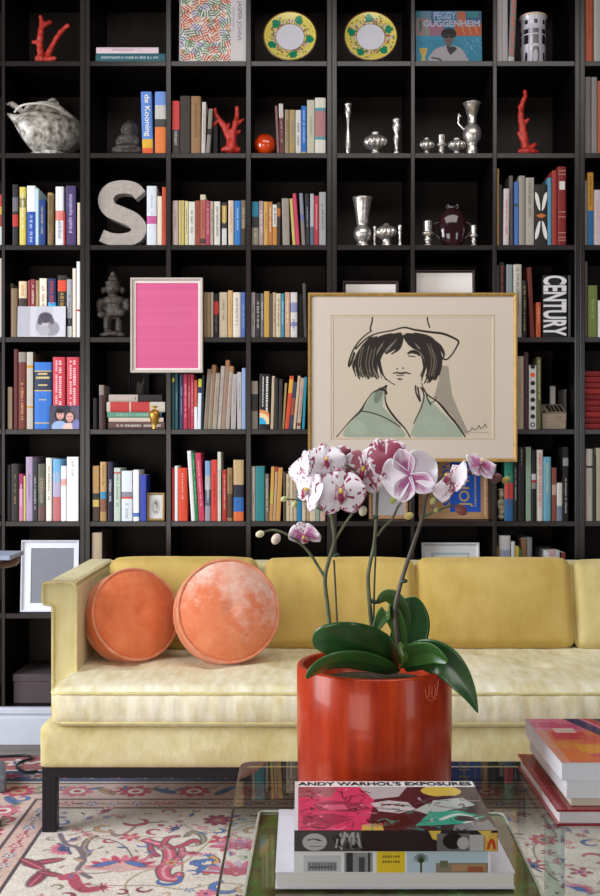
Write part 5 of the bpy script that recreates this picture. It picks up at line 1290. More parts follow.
for q, r, ang in (((44,864),.06,.4),((32,866),.06,2.4),((38,880),.065,1.4),((50,876),.045,-.4)): x, y = Pf(*q); leaf(x, y, r, ang, MAR, PINK); free(x, y, r)
pts = [Pf(*q) for q in ((64,880),(72,878),(76,886),(84,892),(96,891))]; rg.stroke([(a, -b) for a, b in pts], .034, 'a83a50')
for q in ((206,866),(210,872)): x, y = Pf(*q); curl(x, y, .035, 1, BLUE, .022)
x, y = Pf(218, 822); rosette(x, y, .05, MAR, RED, OLV); free(x, y, .05)
x, y = Pf(130, 839); rosette(x, y, .035, RED, PINK, TAN, 5); free(x, y, .04)
x, y = Pf(222, 842); rosette(x, y, .045, RED, 'a82848', CRM, 5); free(x, y, .05)
x, y = Pf(236, 876); palmette(x, y, .09, 1.57, PINK, 'b8a0b8', RED); free(x, y, .1)
x, y = Pf(238, 850); palmette(x, y, .08, 1.57, 'c088a0', PINK, 'a84868'); free(x, y, .1)
x, y = Pf(228, 890); curl(x, y, .05, 2, BLUE, .022); curl(x+.05, y, .04, 0, TAN, .016, -1)
for it_ in range(2600):
    x, y = rr.uniform(-.76, 1.4), rr.uniform(1.65, 3.40); k = rr.random(); r = rr.uniform(.03, .06) if it_ < 500 else rr.uniform(.012, .03)
    if not free(x, y, r): continue
    if k < .25: rosette(x, y, r*.8, pal(RED, PINK, MAR, BLUE), pal(CRM, TAN, PINK), pal(RED, NAVY), rr.choice([5, 6, 8]))
    elif k < .42: palmette(x, y, r, rr.uniform(0, 6.3), pal(RED, PINK, 'c08090'), pal(PINK, CRM, TAN), pal(NAVY, MAR, BLUE))
    elif k < .72: curl(x, y, r*.8, rr.uniform(0, 6.3), pal(RED, BLUE, TAN, MAR, PINK, OLV), r*.3, rr.choice([-1, 1]))
    else: leaf(x, y, r*.7, rr.uniform(0, 6.3), pal(OLV, TAN, PINK, BLUE, 'c8a0a0'), pal(None, BLK))
# borders
def along(a, step, fn):
    c = a
    y = RY0
    while y < FY + c: fn(FX - c, y, 0); y += step
    x = FX - c
    while x < RX1: fn(x, FY + c, 1); x += step
cnt = [0]
def small(x, y, k):
    cnt[0] += 1; rosette(x, y, .022, pal(BLUE, RED, '6a7a9a'), CRM, RED, 5); leaf(x + (.035 if k else 0), y + (0 if k else .035), .016, 0 if k else 1.57, pal(RED, OLV, NAVY))
def big(x, y, k):
    cnt[0] += 1
    if cnt[0] % 2: rosette(x, y, .06, pal(PINK, RED), pal(CRM, TAN), RED, 8)
    else:
        leaf(x, y, .05, rr.uniform(0, 3), pal(OLV, TAN, BLUE), BLK); curl(x+.03, y+.02, .03, rr.uniform(0, 6), pal(RED, BLUE), .014)
    leaf(x + (.06 if k else .03), y + (.03 if k else .06), .028, rr.uniform(0, 3), pal(BLUE, OLV, MAR, TAN))
def guard(x, y, k):
    cnt[0] += 1; rosette(x, y, .034, pal('b8a890', 'a8a078', PINK), pal(RED, CRM), NAVY, 6); leaf(x + (.05 if k else 0), y + (0 if k else .05), .02, 0 if k else 1.57, pal(CRM, PINK, '8a9ab8'))
along(.048, .075, small); along(.172, .10, big); along(.338, .095, guard); along(.50, .12, lambda x, y, k: (rosette(x, y, .05, pal(CRM, 'd0a098'), pal(NAVY, BLUE), CRM, 6), leaf(x+(.06 if k else 0), y+(0 if k else .06), .03, rr.uniform(0, 3), pal(CRM, TAN, BLUE))))
rg.noise(.12, 5)
for c_, al in (('d3c8bd', .12),): rg.a = rg.a*(1-al) + np.array(hexs(c_))*al
m_rug = pmat('rug_wool', attr=True, rough=.95, var=.16, scale=9, spec=.1, sheen=.2, bump=.15, bump_scale=300)
rug = empty('persian_rug', ((RX0+RX1)/2, (RY0+RY1)/2, 0), 'cream Persian rug with red and blue floral pattern under the sofa', 'rug')
pile = rg.build('pile', RX1-RX0, RY1-RY0, m_rug, rug, 'XY', Matrix.Translation((0, -(RY1-RY0)/2, .006)))
m = MB(); m.box(-(RX1-RX0)/2, (RX1-RX0)/2, -(RY1-RY0)/2, (RY1-RY0)/2, .0006, .0055); m.build('backing', pmat('rug_backing', '6a4a44', rough=.95), rug)

# ------------------------------------------------------------------ glass coffee table
def glass(name, tint, refl_rough=.0, ior=1.5):
    m = bpy.data.materials.new(name); t, n, l, b = nt(m); n.remove(b); out = n['Material Output']
    fr = n.new('ShaderNodeFresnel'); fr.inputs['IOR'].default_value = ior
    tr = n.new('ShaderNodeBsdfTransparent'); gl = n.new('ShaderNodeBsdfGlossy'); gl.inputs['Roughness'].default_value = refl_rough; mx = n.new('ShaderNodeMixShader')
    no = n.new('ShaderNodeTexNoise'); no.inputs['Scale'].default_value = 3; r = n.new('ShaderNodeValToRGB'); c = rgb(tint); r.color_ramp.elements[0].color = (*c, 1); r.color_ramp.elements[1].color = (*[min(1, v*1.02) for v in c], 1)
    l.new(no.outputs['Fac'], r.inputs['Fac']); l.new(r.outputs['Color'], tr.inputs['Color'])
    l.new(fr.outputs[0], mx.inputs[0]); l.new(tr.outputs[0], mx.inputs[1]); l.new(gl.outputs[0], mx.inputs[2]); l.new(mx.outputs[0], out.inputs['Surface']); return m
m_glass = glass('clear_table_glass', 'f4faf7', ior=1.62); m_edge = pmat('glass_edge', '46544f', rough=.15, var=.1, coat=.3)
TH = .437; TX0, TX1, TY0, TY1 = -.138, 1.15, 1.25, 2.49
def rrect(x0, x1, y0, y1, r, n=8):
    pts = []
    for cx_, cy_, a0 in ((x1-r, y1-r, 0), (x0+r, y1-r, PI/2), (x0+r, y0+r, PI), (x1-r, y0+r, 1.5*PI)):
        for i in range(n+1): a = a0 + PI/2*i/n; pts.append((cx_ + r*math.cos(a), cy_ + r*math.sin(a)))
    return pts
tab = empty('glass_coffee_table', ((TX0+TX1)/2, (TY0+TY1)/2, 0), 'clear glass coffee table with rounded corners on the rug', 'coffee table'); to = tab.location
loop = [(x-to.x, y-to.y) for x, y in rrect(TX0, TX1, TY0, TY1, .03)]
n = len(loop); m = MB(); m.add([(x, y, TH) for x, y in loop], [tuple(range(n))]); m.build('tabletop', m_glass, tab, recalc=False)
m = MB(); m.add([(x, y, TH-.0118) for x, y in loop] + [(x, y, TH-.0002) for x, y in loop], [(i, (i+1) % n, n+(i+1) % n, n+i) for i in range(n)]); m.build('tabletop_edge', m_edge, tab)
m = MB(); m.tube([(x, y, TH-.003) for x, y in loop], .0026, 6, closed=True); m.build('edge_bevel', pmat('dark_glass_edge', '2c3230', rough=.2), tab)
SH = .135
loop = [(x-to.x, y-to.y) for x, y in rrect(.48, 1.10, 1.55, 2.28, .04)]; n = len(loop)
m = MB(); m.add([(x, y, SH+.01) for x, y in loop], [tuple(range(n))]); shf = m.build('lower_shelf', m_glass, tab, recalc=False)
m = MB(); m.add([(x, y, SH) for x, y in loop] + [(x, y, SH+.01) for x, y in loop], [(i, (i+1) % n, n+(i+1) % n, n+i) for i in range(n)]); m.build('shelf_edge', pmat('pale_glass_edge', '9ab0aa', rough=.15), shf)
for lx in (.52, 1.04):
    for ly in (1.60, 2.2):
        m = MB(); m.box(lx-to.x, lx+.035-to.x, ly-to.y, ly+.035-to.y, .0066, TH-.0125); m.build('leg', glass('clear_acrylic', 'e6f0ee') if 'clear_acrylic' not in bpy.data.materials else bpy.data.materials['clear_acrylic'], tab)

# mottled tray under the books
m_mot = bpy.data.materials.new('mottled_green_lacquer'); t, nn, l, b = nt(m_mot)
tc = nn.new('ShaderNodeTexCoord'); no = nn.new('ShaderNodeTexNoise'); no.inputs['Scale'].default_value = 14; no.inputs['Detail'].default_value = 8; no.inputs['Roughness'].default_value = .7; l.new(tc.outputs['Object'], no.inputs['Vector'])
r = nn.new('ShaderNodeValToRGB'); e = r.color_ramp.elements; e[0].position = .3; e[0].color = (*rgb('2c2418'), 1); e[1].position = .74; e[1].color = (*rgb('9aa878'), 1)
for p_, c_ in ((.42, '4e4228'), (.52, '5a5c30'), (.6, '4c6c34')): q = e.new(p_); q.color = (*rgb(c_), 1)
l.new(no.outputs['Fac'], r.inputs['Fac']); l.new(r.outputs['Color'], b.inputs['Base Color']); b.inputs['Roughness'].default_value = .08; b.inputs['Coat Weight'].default_value = .5
tray = empty('mottled_tray', (.165, 1.80, TH), 'mottled green and brown glossy tray beneath the front book stack', 'tray', rotz=math.radians(-1.5))
loop = rrect(-.255, .235, -.34, .315, .012); n = len(loop)
m = MB(); m.add([(x, y, .0005) for x, y in loop] + [(x, y, .007) for x, y in loop], [tuple(range(n)), tuple(range(n, 2*n))] + [(i, (i+1) % n, n+(i+1) % n, n+i) for i in range(n)]); m.build('tray_board', m_mot, tray)
m = MB(); m.tube([(x, y, .0085) for x, y in loop], .0028, 8, closed=True); m.build('clear_rim', pmat('pale_acrylic_rim', 'a8b0a0', rough=.1, coat=.5), tray)

# ------------------------------------------------------------------ books on the table
def lying_book(name, x0, x1, y0, y1, z0, th, cover, label, cov_cv=None, spine_cv=None, group=None, pages='ece6da', lip=.003, tk=.0022, round_front=0, rotz=0, spine='front', mat=M_GLOSS):
    w, d = x1-x0, y1-y0; root = empty(name, ((x0+x1)/2, (y0+y1)/2, z0), label, 'book', group, rotz=rotz)
    m = MB(); c = rgb(cover)
    m.box(-w/2, w/2, -d/2, d/2, 0, tk, c); m.box(-w/2, w/2, -d/2, d/2, th-tk, th, c)
    if spine == 'front': m.box(-w/2, w/2, -d/2, -d/2+.003, tk, th-tk, c)
    if spine == 'left': m.box(-w/2, -w/2+.003, -d/2, d/2, tk, th-tk, c)
    m.build('cover', M_GLOSS, root)
    m = MB(); m.box(-w/2+(.003 if spine == 'left' else lip), w/2-lip, -d/2+(.0031 if spine == 'front' else lip), d/2-lip, tk, th-tk, rgb(pages)); m.build('pages', pmat('page_block', attr=True, rough=.8, var=.05, scale=3, stretch=(1, 1, 260)), root)
    if cov_cv: cov_cv.build('cover_artwork', w, d, mat, root, 'XY', Matrix.Translation((0, -d/2, th+.0004)))
    if spine_cv: spine_cv.build('spine_artwork', w, th, mat, root, 'XZ', Matrix.Translation((0, -d/2-.0004, 0)))
    return root
ZT = TH + .0112; GF = 'books stacked on the mottled tray'
b1 = lying_book('coffee_table_book', -.041, .357, 1.742, 2.045, ZT, .028, 'd4d4e0', 'thick white book at the bottom of the front stack on the tray', group=GF, spine='none', pages='dcd8d4', lip=.002)
cv = Cv(0, 0, 1, 1, 300, 40, 'e2e2e4'); rr = random.Random(8)
cv.rect(.05, .22, .24, .95, 'c4c6ca'); cv.rect(.07, .5, .22, .9, '9a9ca0'); cv.rect(.08, .7, .2, .78, '4a4c50')
for i in range(9): cv.rect(.075+i*.016, .55, .083+i*.016, .88, '6a6c70')
cv.rect(.255, .08, .40, .95, '8e8e90'); cv.rect(.265, .08, .30, .95, '3a3a3e'); cv.rect(.33, .3, .36, .95, '4a4a4e'); cv.rect(.375, .1, .385, .95, '2a2a2e'); cv.rect(.42, .05, .565, 1, 'e6c430')
for i in range(2):
    for k in range(7): cv.rect(.45+k*.013, .22+i*.22, .459+k*.013, .32+i*.22, '7a6a30')
cv.rect(.575, .05, .985, 1, 'b4c8d4'); cv.rect(.72, .55, .985, 1, '8a7a68'); cv.rect(.80, .62, .97, .9, 'b08a68'); cv.rect(.88, .7, .96, 1, '9a5a40')
for i in range(13): a = PI*i/12; cv.stroke([(.645, .55), (.645+.045*math.cos(a), .55-.42*math.sin(a))], .006, '2e3a2a', smooth=False)
cv.rect(.64, .55, .65, 1, '4a3a28'); cv.rect(.74, .45, .78, .75, '6a6a58')
b2 = lying_book('coffee_table_book', -.010, .316, 1.738, 2.0, ZT+.0286, .037, 'dfe0e6', 'white architecture book with yellow spine block under the top book', None, cv, GF)
cv = Cv(0, 0, 1, 1, 300, 220, '34202a')
cv.poly([(.02,.13),(.40,.13),(.43,.38),(.40,.62),(.36,1),(.02,1)], 'cf3a66'); cv.poly([(.02,.14),(.24,.14),(.2,.34),(.02,.36)], '7a5a58', .8); cv.poly([(.36,.13),(.62,.13),(.56,.34),(.42,.4)], 'b4b0b2')
cv.ell(.80, .22, .11, .12, 'd0b450'); cv.poly([(.10,.5),(.18,.42),(.36,.48),(.40,.6),(.28,.66),(.12,.62)], '7a2a48', .8); cv.poly([(.04,.74),(.20,.68),(.30,.8),(.18,.92),(.05,.9)], '8a2a4c', .8); cv.poly([(.14,.52),(.26,.5),(.28,.6),(.18,.62)], 'dc6a8a', .8)
cv.poly([(.40,.48),(.50,.42),(.60,.46),(.63,.60),(.54,.68),(.44,.64)], 'c4bec0'); cv.stroke([(.46,.52),(.52,.5),(.57,.54)], .02, '34202a'); cv.stroke([(.48,.6),(.54,.6)], .018, '34202a'); cv.poly([(.44,.78),(.56,.70),(.60,.86),(.5,.98),(.42,.94)], '1e1418')
cv.poly([(.62,.62),(.74,.42),(.90,.36),(.95,.52),(.80,.62),(.70,.72)], 'aeb4b0'); cv.poly([(.60,.92),(.70,.66),(.84,.62),(.97,.74),(.90,.86),(.74,.90)], '2a9a82'); cv.stroke([(.74,.80),(.84,.70),(.92,.78),(.86,.86)], .03, 'c8ccc8'); cv.ell(.86, .78, .05, .05, '3a2a30'); cv.poly([(.80,.9),(.98,.80),(1,1),(.78,1)], '7a7478'); cv.stroke([(.64,.5),(.78,.34),(.96,.34)], .02, '4a3a40'); cv.poly([(.34,.9),(.44,.86),(.44,1),(.33,1)], 'c8a850')
rr = random.Random(14)
for _ in range(60):
    x = rr.uniform(.03, .38); yv = rr.uniform(.2, .97); cv.stroke([(x, yv), (x+rr.uniform(-.03, .05), yv+rr.uniform(-.05, .05)), (x+rr.uniform(-.02, .08), yv+rr.uniform(-.03, .08))], rr.uniform(.004, .014), rr.choice(['7a2448', '4a1a30', 'e07a9a', '34202a']), .7)
for _ in range(50):
    x = rr.uniform(.4, .97); yv = rr.uniform(.35, .97); cv.stroke([(x, yv), (x+rr.uniform(-.05, .05), yv+rr.uniform(-.06, .06)), (x+rr.uniform(-.06, .08), yv+rr.uniform(-.06, .08))], rr.uniform(.004, .016), rr.choice(['34202a', '1e1418', 'b4b0b2', '4a3038', '22806c']), .7)
cv.rect(0, 0, 1, .125, 'eceaec'); cv.rect(0, 0, .018, 1, 'dcd8da')
sp = Cv(0, 0, 1, 1, 300, 34, '2e1e24'); sp.rect(0, 0, .33, 1, '4a4648'); rr = random.Random(6)
sp.ell(.1, .55, .06, .42, 'b8b4b4'); sp.stroke([(.07,.45),(.1,.4),(.13,.5)], .02, '2a2628'); sp.stroke([(.08,.75),(.13,.75)], .018, '3a3638')
for _ in range(26): x = rr.uniform(.17, .32); sp.stroke([(x, rr.uniform(0, .5)), (x+rr.uniform(-.03, .03), rr.uniform(.5, 1))], .012, rr.choice(['9a9696', '242022', 'c4c0c0']), .8)
sp.poly([(.66,0),(.72,0),(.71,.5),(.68,.4)], 'd8b850'); sp.rect(.70, .15, .86, 1, '6a6668'); sp.ell(.78, .5, .05, .4, '1e1a1c'); sp.ell(.83, .6, .03, .3, 'b0acae'); sp.rect(.86, .2, .93, 1, 'b4b0b0'); sp.rect(.935, .1, 1, 1, 'd2a84e'); sp.stroke([(.95,.9),(.97,.4),(.985,.9)], .014, 'b8382c'); sp.stroke([(.945,.6),(.99,.6)], .014, 'b8382c'); sp.poly([(.9,0),(.97,0),(.95,.4)], 'd8b850')
ze = ZT+.0286+.0376
b4 = lying_book('exposures_book', -.0095, .3265, 1.733, 1.988, ze, .034, '2e1e24', 'hardback titled exposures with pink, teal and black cover, topmost of the front stack', cv, sp, GF)
text_mb("ANDY WARHOL'S EXPOSURES", .325, .0205, Matrix.Translation((0, .1275-.0155, .0352)) @ Matrix.Rotation(-PI/2, 4, 'X'), rgb('1c1818'), bold=.03).build('cover_lettering', M_PRINT, b4, recalc=False)

GR = 'books stacked at the right of the table'
zr = TH + .0006
lying_book('coffee_table_book', .505, .86, 2.062, 2.437, zr, .032, '92222a', 'red hardback at the bottom of the right-hand stack', None, None, GR, pages='e4dede', lip=.006, tk=.004, spine='none')
lying_book('coffee_table_book', .537, .84, 2.083, 2.40, zr+.0326, .016, 'b8a898', 'thin cream book lying on the red hardback', None, None, GR, pages='d8ccba', lip=.001, tk=.001, spine='none')
lying_book('coffee_table_book', .527, .84, 2.078, 2.415, zr+.0492, .036, 'd8dade', 'thick plain white paperback under the colourful cover', None, None, GR, pages='e2e2e6', lip=.001, tk=.001, spine='none')
cv = Cv(0, 0, 1, 1, 200, 210, 'd8704a'); 
cv.rect(0, 0, 1, .3, 'd86a86'); cv.rect(.55, .0, 1, .5, '6a3a5a')
for x, yv, r, c in ((.1,.16,.09,'c83a66'),(.24,.2,.08,'d04a70'),(.2,.42,.11,'cc3a4a'),(.36,.5,.1,'d85a4a'),(.12,.64,.1,'dc8a3a'),(.3,.72,.12,'e09a3a'),(.12,.86,.1,'d8783a'),(.5,.9,.1,'e0a040'),(.62,.78,.09,'d0506a'),(.74,.92,.08,'d83a4a'),(.2,.3,.07,'e8d0c8')): cv.rect(x-r, yv-r*.8, x+r, yv+r*.8, c, .85)
for a, c, w_ in ((.30,'3a2a5a',.10),(.42,'b4382e',.05),(.50,'2e2040',.09),(.60,'d8c04a',.03),(.66,'3a2444',.11),(.78,'d2563a',.06),(.86,'2a3a7a',.09),(.95,'c83a3a',.05)): cv.stroke([(a, -.05), (a+.30, .85)], w_, c, 1, False)
cv.poly([(.8,0),(1,0),(1,.22)], '2aa08a'); cv.rect(.0, .0, .06, 1, 'ceb8c0', .4); cv.poly([(.2,.85),(.7,.62),(.8,.8),(.4,1)], 'c84a6a', .7); cv.ell(.85, .62, .08, .1, 'e07a3a')
lying_book('coffee_table_book', .516, .84, 2.072, 2.405, zr+.0858, .036, 'd0d2d8', 'large white paperback with bright striped cover topping the right-hand stack', cv, None, GR, pages='dcdce2', lip=.001, tk=.001, spine='none')

# ------------------------------------------------------------------ pot
PY = 2.292; PR = 77.2*PY/F; PZ = HC - (663.5-CY)/F*PY; PX = X(374, PY)
m_lac = bpy.data.materials.new('red_lacquer'); t, nn, l, b = nt(m_lac)
tc = nn.new('ShaderNodeTexCoord'); mp = nn.new('ShaderNodeMapping'); mp.inputs['Scale'].default_value = (14, 14, 1.4); l.new(tc.outputs['Object'], mp.inputs['Vector']); no = nn.new('ShaderNodeTexNoise'); no.inputs['Scale'].default_value = 2.4; no.inputs['Detail'].default_value = 6; no.inputs['Roughness'].default_value = .65; l.new(mp.outputs['Vector'], no.inputs['Vector'])
r = nn.new('ShaderNodeValToRGB'); e = r.color_ramp.elements; e[0].position = .25; e[0].color = (*rgb('8c220e'), 1); e[1].position = .75; e[1].color = (*rgb('c6481f'), 1); q = e.new(.5); q.color = (*rgb('ae3516'), 1)
l.new(no.outputs['Fac'], r.inputs['Fac']); l.new(r.outputs['Color'], b.inputs['Base Color']); b.inputs['Roughness'].default_value = .3; b.inputs['Coat Weight'].default_value = .16; b.inputs['Coat Roughness'].default_value = .06; b.inputs['Specular IOR Level'].default_value = .2
pot = empty('red_planter', (PX, PY, TH+.0006), 'glossy orange-red cylindrical planter on the glass table', 'planter')
hp = PZ - TH
m = MB(); m.lathe([(PR*.97, 0), (PR*.985, .004), (PR, hp*.5), (PR, hp-.004), (PR-.003, hp), (PR-.012, hp), (PR-.015, hp-.004), (PR-.016, hp-.06), (.001, hp-.062)], 80); m.build('pot_body', m_lac, pot)
m = MB()
rr = random.Random(4)
for pts in ([(-.62,.82),(-.60,.72),(-.56,.76),(-.55,.86)], [(-.50,.84),(-.51,.74),(-.47,.70),(-.44,.78),(-.46,.86)], [(-.42,.72),(-.40,.82),(-.37,.9),(-.40,.86)], [(-.58,.70),(-.5,.68),(-.42,.70)]):
    m.tube([((PR+.0004)*math.cos(a+.0), (PR+.0004)*math.sin(a), hp*(.35+.68*z)) for a, z in [(q[0]-.35, q[1]) for q in spline(pts, 5)]], .0011, 5)
m.build('incised_mark', pmat('pale_red_scratch', 'd06a52', rough=.4), pot)
m = MB(); m.lathe([(PR-.0165, hp-.05), (PR*.5, hp-.04), (.001, hp-.034)], 40, caps=False); m.build('moss', pmat('dark_moss', '1e1c10', rough=.95, var=.3, scale=60, bump=1, col2='4a4426'), pot)

# ------------------------------------------------------------------ orchid
orc = empty('orchid_plant', (PX, PY, PZ-.035), 'white and magenta spotted orchid with broad leaves in the red planter', 'orchid'); OO = orc.location
def OP(px, py, y=PY): return P(px, py, y) - Vector(OO)
m_leaf = bpy.data.materials.new('orchid_leaf'); t, nn, l, b = nt(m_leaf)
tc = nn.new('ShaderNodeTexCoord'); no = nn.new('ShaderNodeTexNoise'); no.inputs['Scale'].default_value = 22; no.inputs['Detail'].default_value = 4; l.new(tc.outputs['Object'], no.inputs['Vector']); r = nn.new('ShaderNodeValToRGB')
a_ = nn.new('ShaderNodeAttribute'); a_.attribute_name = 'Col'; mr = nn.new('ShaderNodeMapRange'); mr.inputs[3].default_value = .8; mr.inputs[4].default_value = 1.2; l.new(no.outputs['Fac'], mr.inputs['Value'])
mx = nn.new('ShaderNodeMix'); mx.data_type = 'RGBA'; mx.blend_type = 'MULTIPLY'; mx.inputs[0].default_value = 1; l.new(a_.outputs['Color'], mx.inputs[6]); l.new(mr.outputs[0], mx.inputs[7]); l.new(mx.outputs[2], b.inputs['Base Color']); b.inputs['Roughness'].default_value = .3; b.inputs['Coat Weight'].default_value = .15; nn.remove(r)
def leaf_(path, sides, W, col, fold=.18, pw=.75, label=None, taper=0):
    """path: 3-D centre points, sides: 3-D half-width directions at start/mid/end"""
    c = [Vector(p) for p in spline([tuple(p) for p in path], 8)]; n = len(c); ns = len(sides); g = []; cols = []
    K = 12
    for i, p in enumerate(c):
        t = i/(n-1); f = t*(ns-1); k = min(int(f), ns-2); sd = (Vector(sides[k]).normalized()*(1-(f-k)) + Vector(sides[k+1]).normalized()*(f-k)).normalized()
        d = (c[min(n-1, i+1)] - c[max(0, i-1)]).normalized(); sd = (sd - d*sd.dot(d)).normalized(); nr = d.cross(sd)
        w = W * max(.03, (math.sin(PI*min(1, (t*.94+.05)))**pw)) * (1 - taper*t**2.5); row = []
        for j in range(K+1):
            s = -1 + 2*j/K; row.append(p + sd*(s*w) + nr*(fold*w*(abs(s)**1.3)))
        g.append(row)
    m = MB(); v = [p for r_ in g for p in r_]; K1 = K+1
    for i in range(n-1):
        for j in range(K):
            s = abs(-1 + 2*(j+.5)/K); base = rgb(col); k = .78 if s < .12 else 1.0 + .15*(s > .8)
            m.add([g[i][j], g[i][j+1], g[i+1][j+1], g[i+1][j]], [(0,1,2,3)], tuple(q*k for q in base), True)
    o = m.build('leaf', m_leaf, orc, recalc=False); weld(o, .0004)
    so_ = o.modifiers.new('thick', 'SOLIDIFY'); so_.thickness = .0028; so_.offset = 0
    if label: o['label'] = label
    return o
DG, MG, LG = '2a5024', '38622c', '6a8c3c'
leaf_([OP(397,668,2.28), OP(380,655,2.22), OP(350,646,2.17), OP(328,642,2.16), OP(313,644,2.17)], [(.0,-.45,1),(.1,-.45,1),(.2,-.4,1)], .053, DG, .12)
leaf_([OP(398,672,2.27), OP(372,664,2.21), OP(342,662,2.15), OP(320,668,2.12), OP(306,678,2.11)], [(0,-.7,.6),(0,-.75,.6),(-.2,-.6,.7)], .030, MG, .2)
leaf_([OP(402,664,2.31), OP(407,642,2.33), OP(413,620,2.35), OP(409,597,2.36)], [(.9,.2,.1),(1,.05,.1),(1,0,.3)], .041, DG, .10, .5)
leaf_([OP(406,645,2.345), OP(404,616,2.345), OP(396,600,2.34), OP(386,596,2.335), OP(377,603,2.33)], [(1,0,0),(1,0,.1),(.5,0,.8),(.1,-.1,1),(.4,-.1,.9)], .017, '4a6c30', .15, .6, 'small lighter green leaf curling left')
leaf_([OP(403,652,2.29), OP(399,630,2.285), OP(391,614,2.28), OP(383,616,2.275), OP(374,633,2.27)], [(1,0,0),(.9,0,.2),(.4,-.1,.9),(.8,-.1,-.5),(.85,-.1,-.5)], .019, '456a2e', .12, .6)
leaf_([OP(404,668,2.27), OP(422,655,2.22), OP(446,662,2.18), OP(466,688,2.16), OP(478,713,2.155)], [(-.1,-.5,.8),(.3,-.5,.8),(.6,-.35,.6),(.85,-.2,.3),(.9,-.1,.3)], .040, DG, .2, .8, None, .72)
leaf_([OP(402,664,2.26), OP(414,654,2.20), OP(432,652,2.16), OP(448,662,2.13)], [(0,-.6,.7),(.2,-.6,.7),(.4,-.5,.6)], .026, MG, .3)
leaf_([OP(398,668,2.31), OP(384,652,2.30), OP(366,640,2.30), OP(352,640,2.31)], [(.3,.2,1),(.3,.1,1),(.3,.1,1)], .020, DG, .3)
leaf_([OP(401,668,2.25), OP(405,660,2.22), OP(402,650,2.22), OP(400,642,2.225)], [(.9,-.2,.1),(1,-.1,.1),(1,-.1,.1)], .008, '5c7c36', .35, .7, 'narrow pale young leaf standing upright')
m_stem = pmat('orchid_stem', '464c30', rough=.5, var=.2, scale=30, col2='6a6e50')
m_stem2 = pmat('orchid_stem_dark', '463c34', rough=.5, var=.2, scale=30, col2='62584c')
def stem_(pts, r, mat, parent=orc, name='flower_stem', y=PY, dy=None):
    P3 = [OP(p[0], p[1], p[2] if len(p) > 2 else y) for p in pts]; sp = spline([tuple(p) for p in P3], 6)
    rr_ = r if not isinstance(r, tuple) else [r[0] + (r[1]-r[0])*i/(len(sp)-1) for i in range(len(sp))]
    m = MB(); m.tube(sp, rr_, 10); return m.build(name, mat, parent)
ya, yb2, yc_ = 2.30, 2.30, 2.27
s1 = stem_([(332,668,2.31),(331,640,ya),(328,610,ya),(325,580,ya),(329,560,ya),(334,541,ya),(332,520,ya),(331,508,ya-.01),(332,492,ya-.02)], (.0052,.0034), m_stem)
stem_([(334,542,ya),(343,527,ya),(354,511,ya-.01),(362,500,ya-.02),(375,488,ya-.02)], .003, m_stem, s1, 'side_branch')
stem_([(325,578,ya),(318,566,ya),(308,551,ya),(297,541,ya),(284,533,ya),(272,530,ya),(259,534,ya)], (.0036,.0022), m_stem, s1, 'side_branch')
stem_([(332,518,ya),(328,514,ya),(318,508,ya),(304,501,ya),(286,499,ya)], (.003,.0018), m_stem, s1, 'side_branch')
s2 = stem_([(376,668,2.31),(373,640,yb2),(370,608,yb2),(368,580,yb2),(370,564,yb2),(374,545,yb2),(376,522,yb2),(377,500,yb2),(378,484,yb2-.01)], (.0052,.0034), m_stem)
stem_([(377,536,yb2),(384,527,yb2),(392,519,yb2),(398,507,yb2),(404,498,yb2)], (.0032,.0024), m_stem, s2, 'side_branch')
stem_([(378,492,yb2-.01),(370,482,yb2-.02),(360,474,yb2-.03),(346,465,yb2-.04)], .0026, m_stem, s2, 'side_branch')
s3 = stem_([(404,662,2.29),(398,640,yc_),(395,612,yc_),(399,590,yc_),(407,563,yc_),(415,540,yc_),(422,518,yc_),(426,498,yc_),(436,482,yc_),(447,474,yc_),(462,472,yc_),(480,475,yc_),(496,478,yc_)], (.0055,.0026), m_stem2)
stem_([(423,518,yc_),(432,513,yc_),(444,508,yc_),(456,505,yc_)], (.003,.002), m_stem, s3, 'side_branch')
for pts in ([(339,660,2.33),(337,620,2.32),(334,560,2.31)], [(374,655,2.33),(374,600,2.32),(376,545,2.315)], [(389,660,2.30),(391,636,2.30),(396,612,2.285)]): stem_(pts, .0022, pmat('stake_wood', '4a4a3a', rough=.6), orc, 'support_stake')
for px, py, y in ((371,601,2.31),(375,602,2.31),(404,581,2.27),(336,555,2.30),(375,517,2.30)):
    m = MB(); m.ell(OP(px, py, y), (.008, .008, .005), seg=10, rings=8); m.build('stem_clip', pmat('clip_plastic', '2c4434', rough=.4), orc)
m_pet = bpy.data.materials.new('orchid_petal'); t, nn, l, b = nt(m_pet)
a_ = nn.new('ShaderNodeAttribute'); a_.attribute_name = 'Col'; no = nn.new('ShaderNodeTexNoise'); no.inputs['Scale'].default_value = 60; mr = nn.new('ShaderNodeMapRange'); mr.inputs[3].default_value = .92; mr.inputs[4].default_value = 1.06; l.new(no.outputs['Fac'], mr.inputs['Value'])
mx = nn.new('ShaderNodeMix'); mx.data_type = 'RGBA'; mx.blend_type = 'MULTIPLY'; mx.inputs[0].default_value = 1; l.new(a_.outputs['Color'], mx.inputs[6]); l.new(mr.outputs[0], mx.inputs[7]); l.new(mx.outputs[2], b.inputs['Base Color']); b.inputs['Roughness'].default_value = .55; b.inputs['Subsurface Weight'].default_value = .15; b.inputs['Subsurface Radius'].default_value = (.01, .006, .006); b.inputs['Sheen Weight'].default_value = .1
WHT, MAG, PLE, VIO = rgb('f0e8f0'), rgb('981c48'), rgb('e0c4d8'), rgb('b45a94')
def mixc(a, b, k): k = max(0, min(1, k)); return tuple(p*(1-k)+q*k for p, q in zip(a, b))
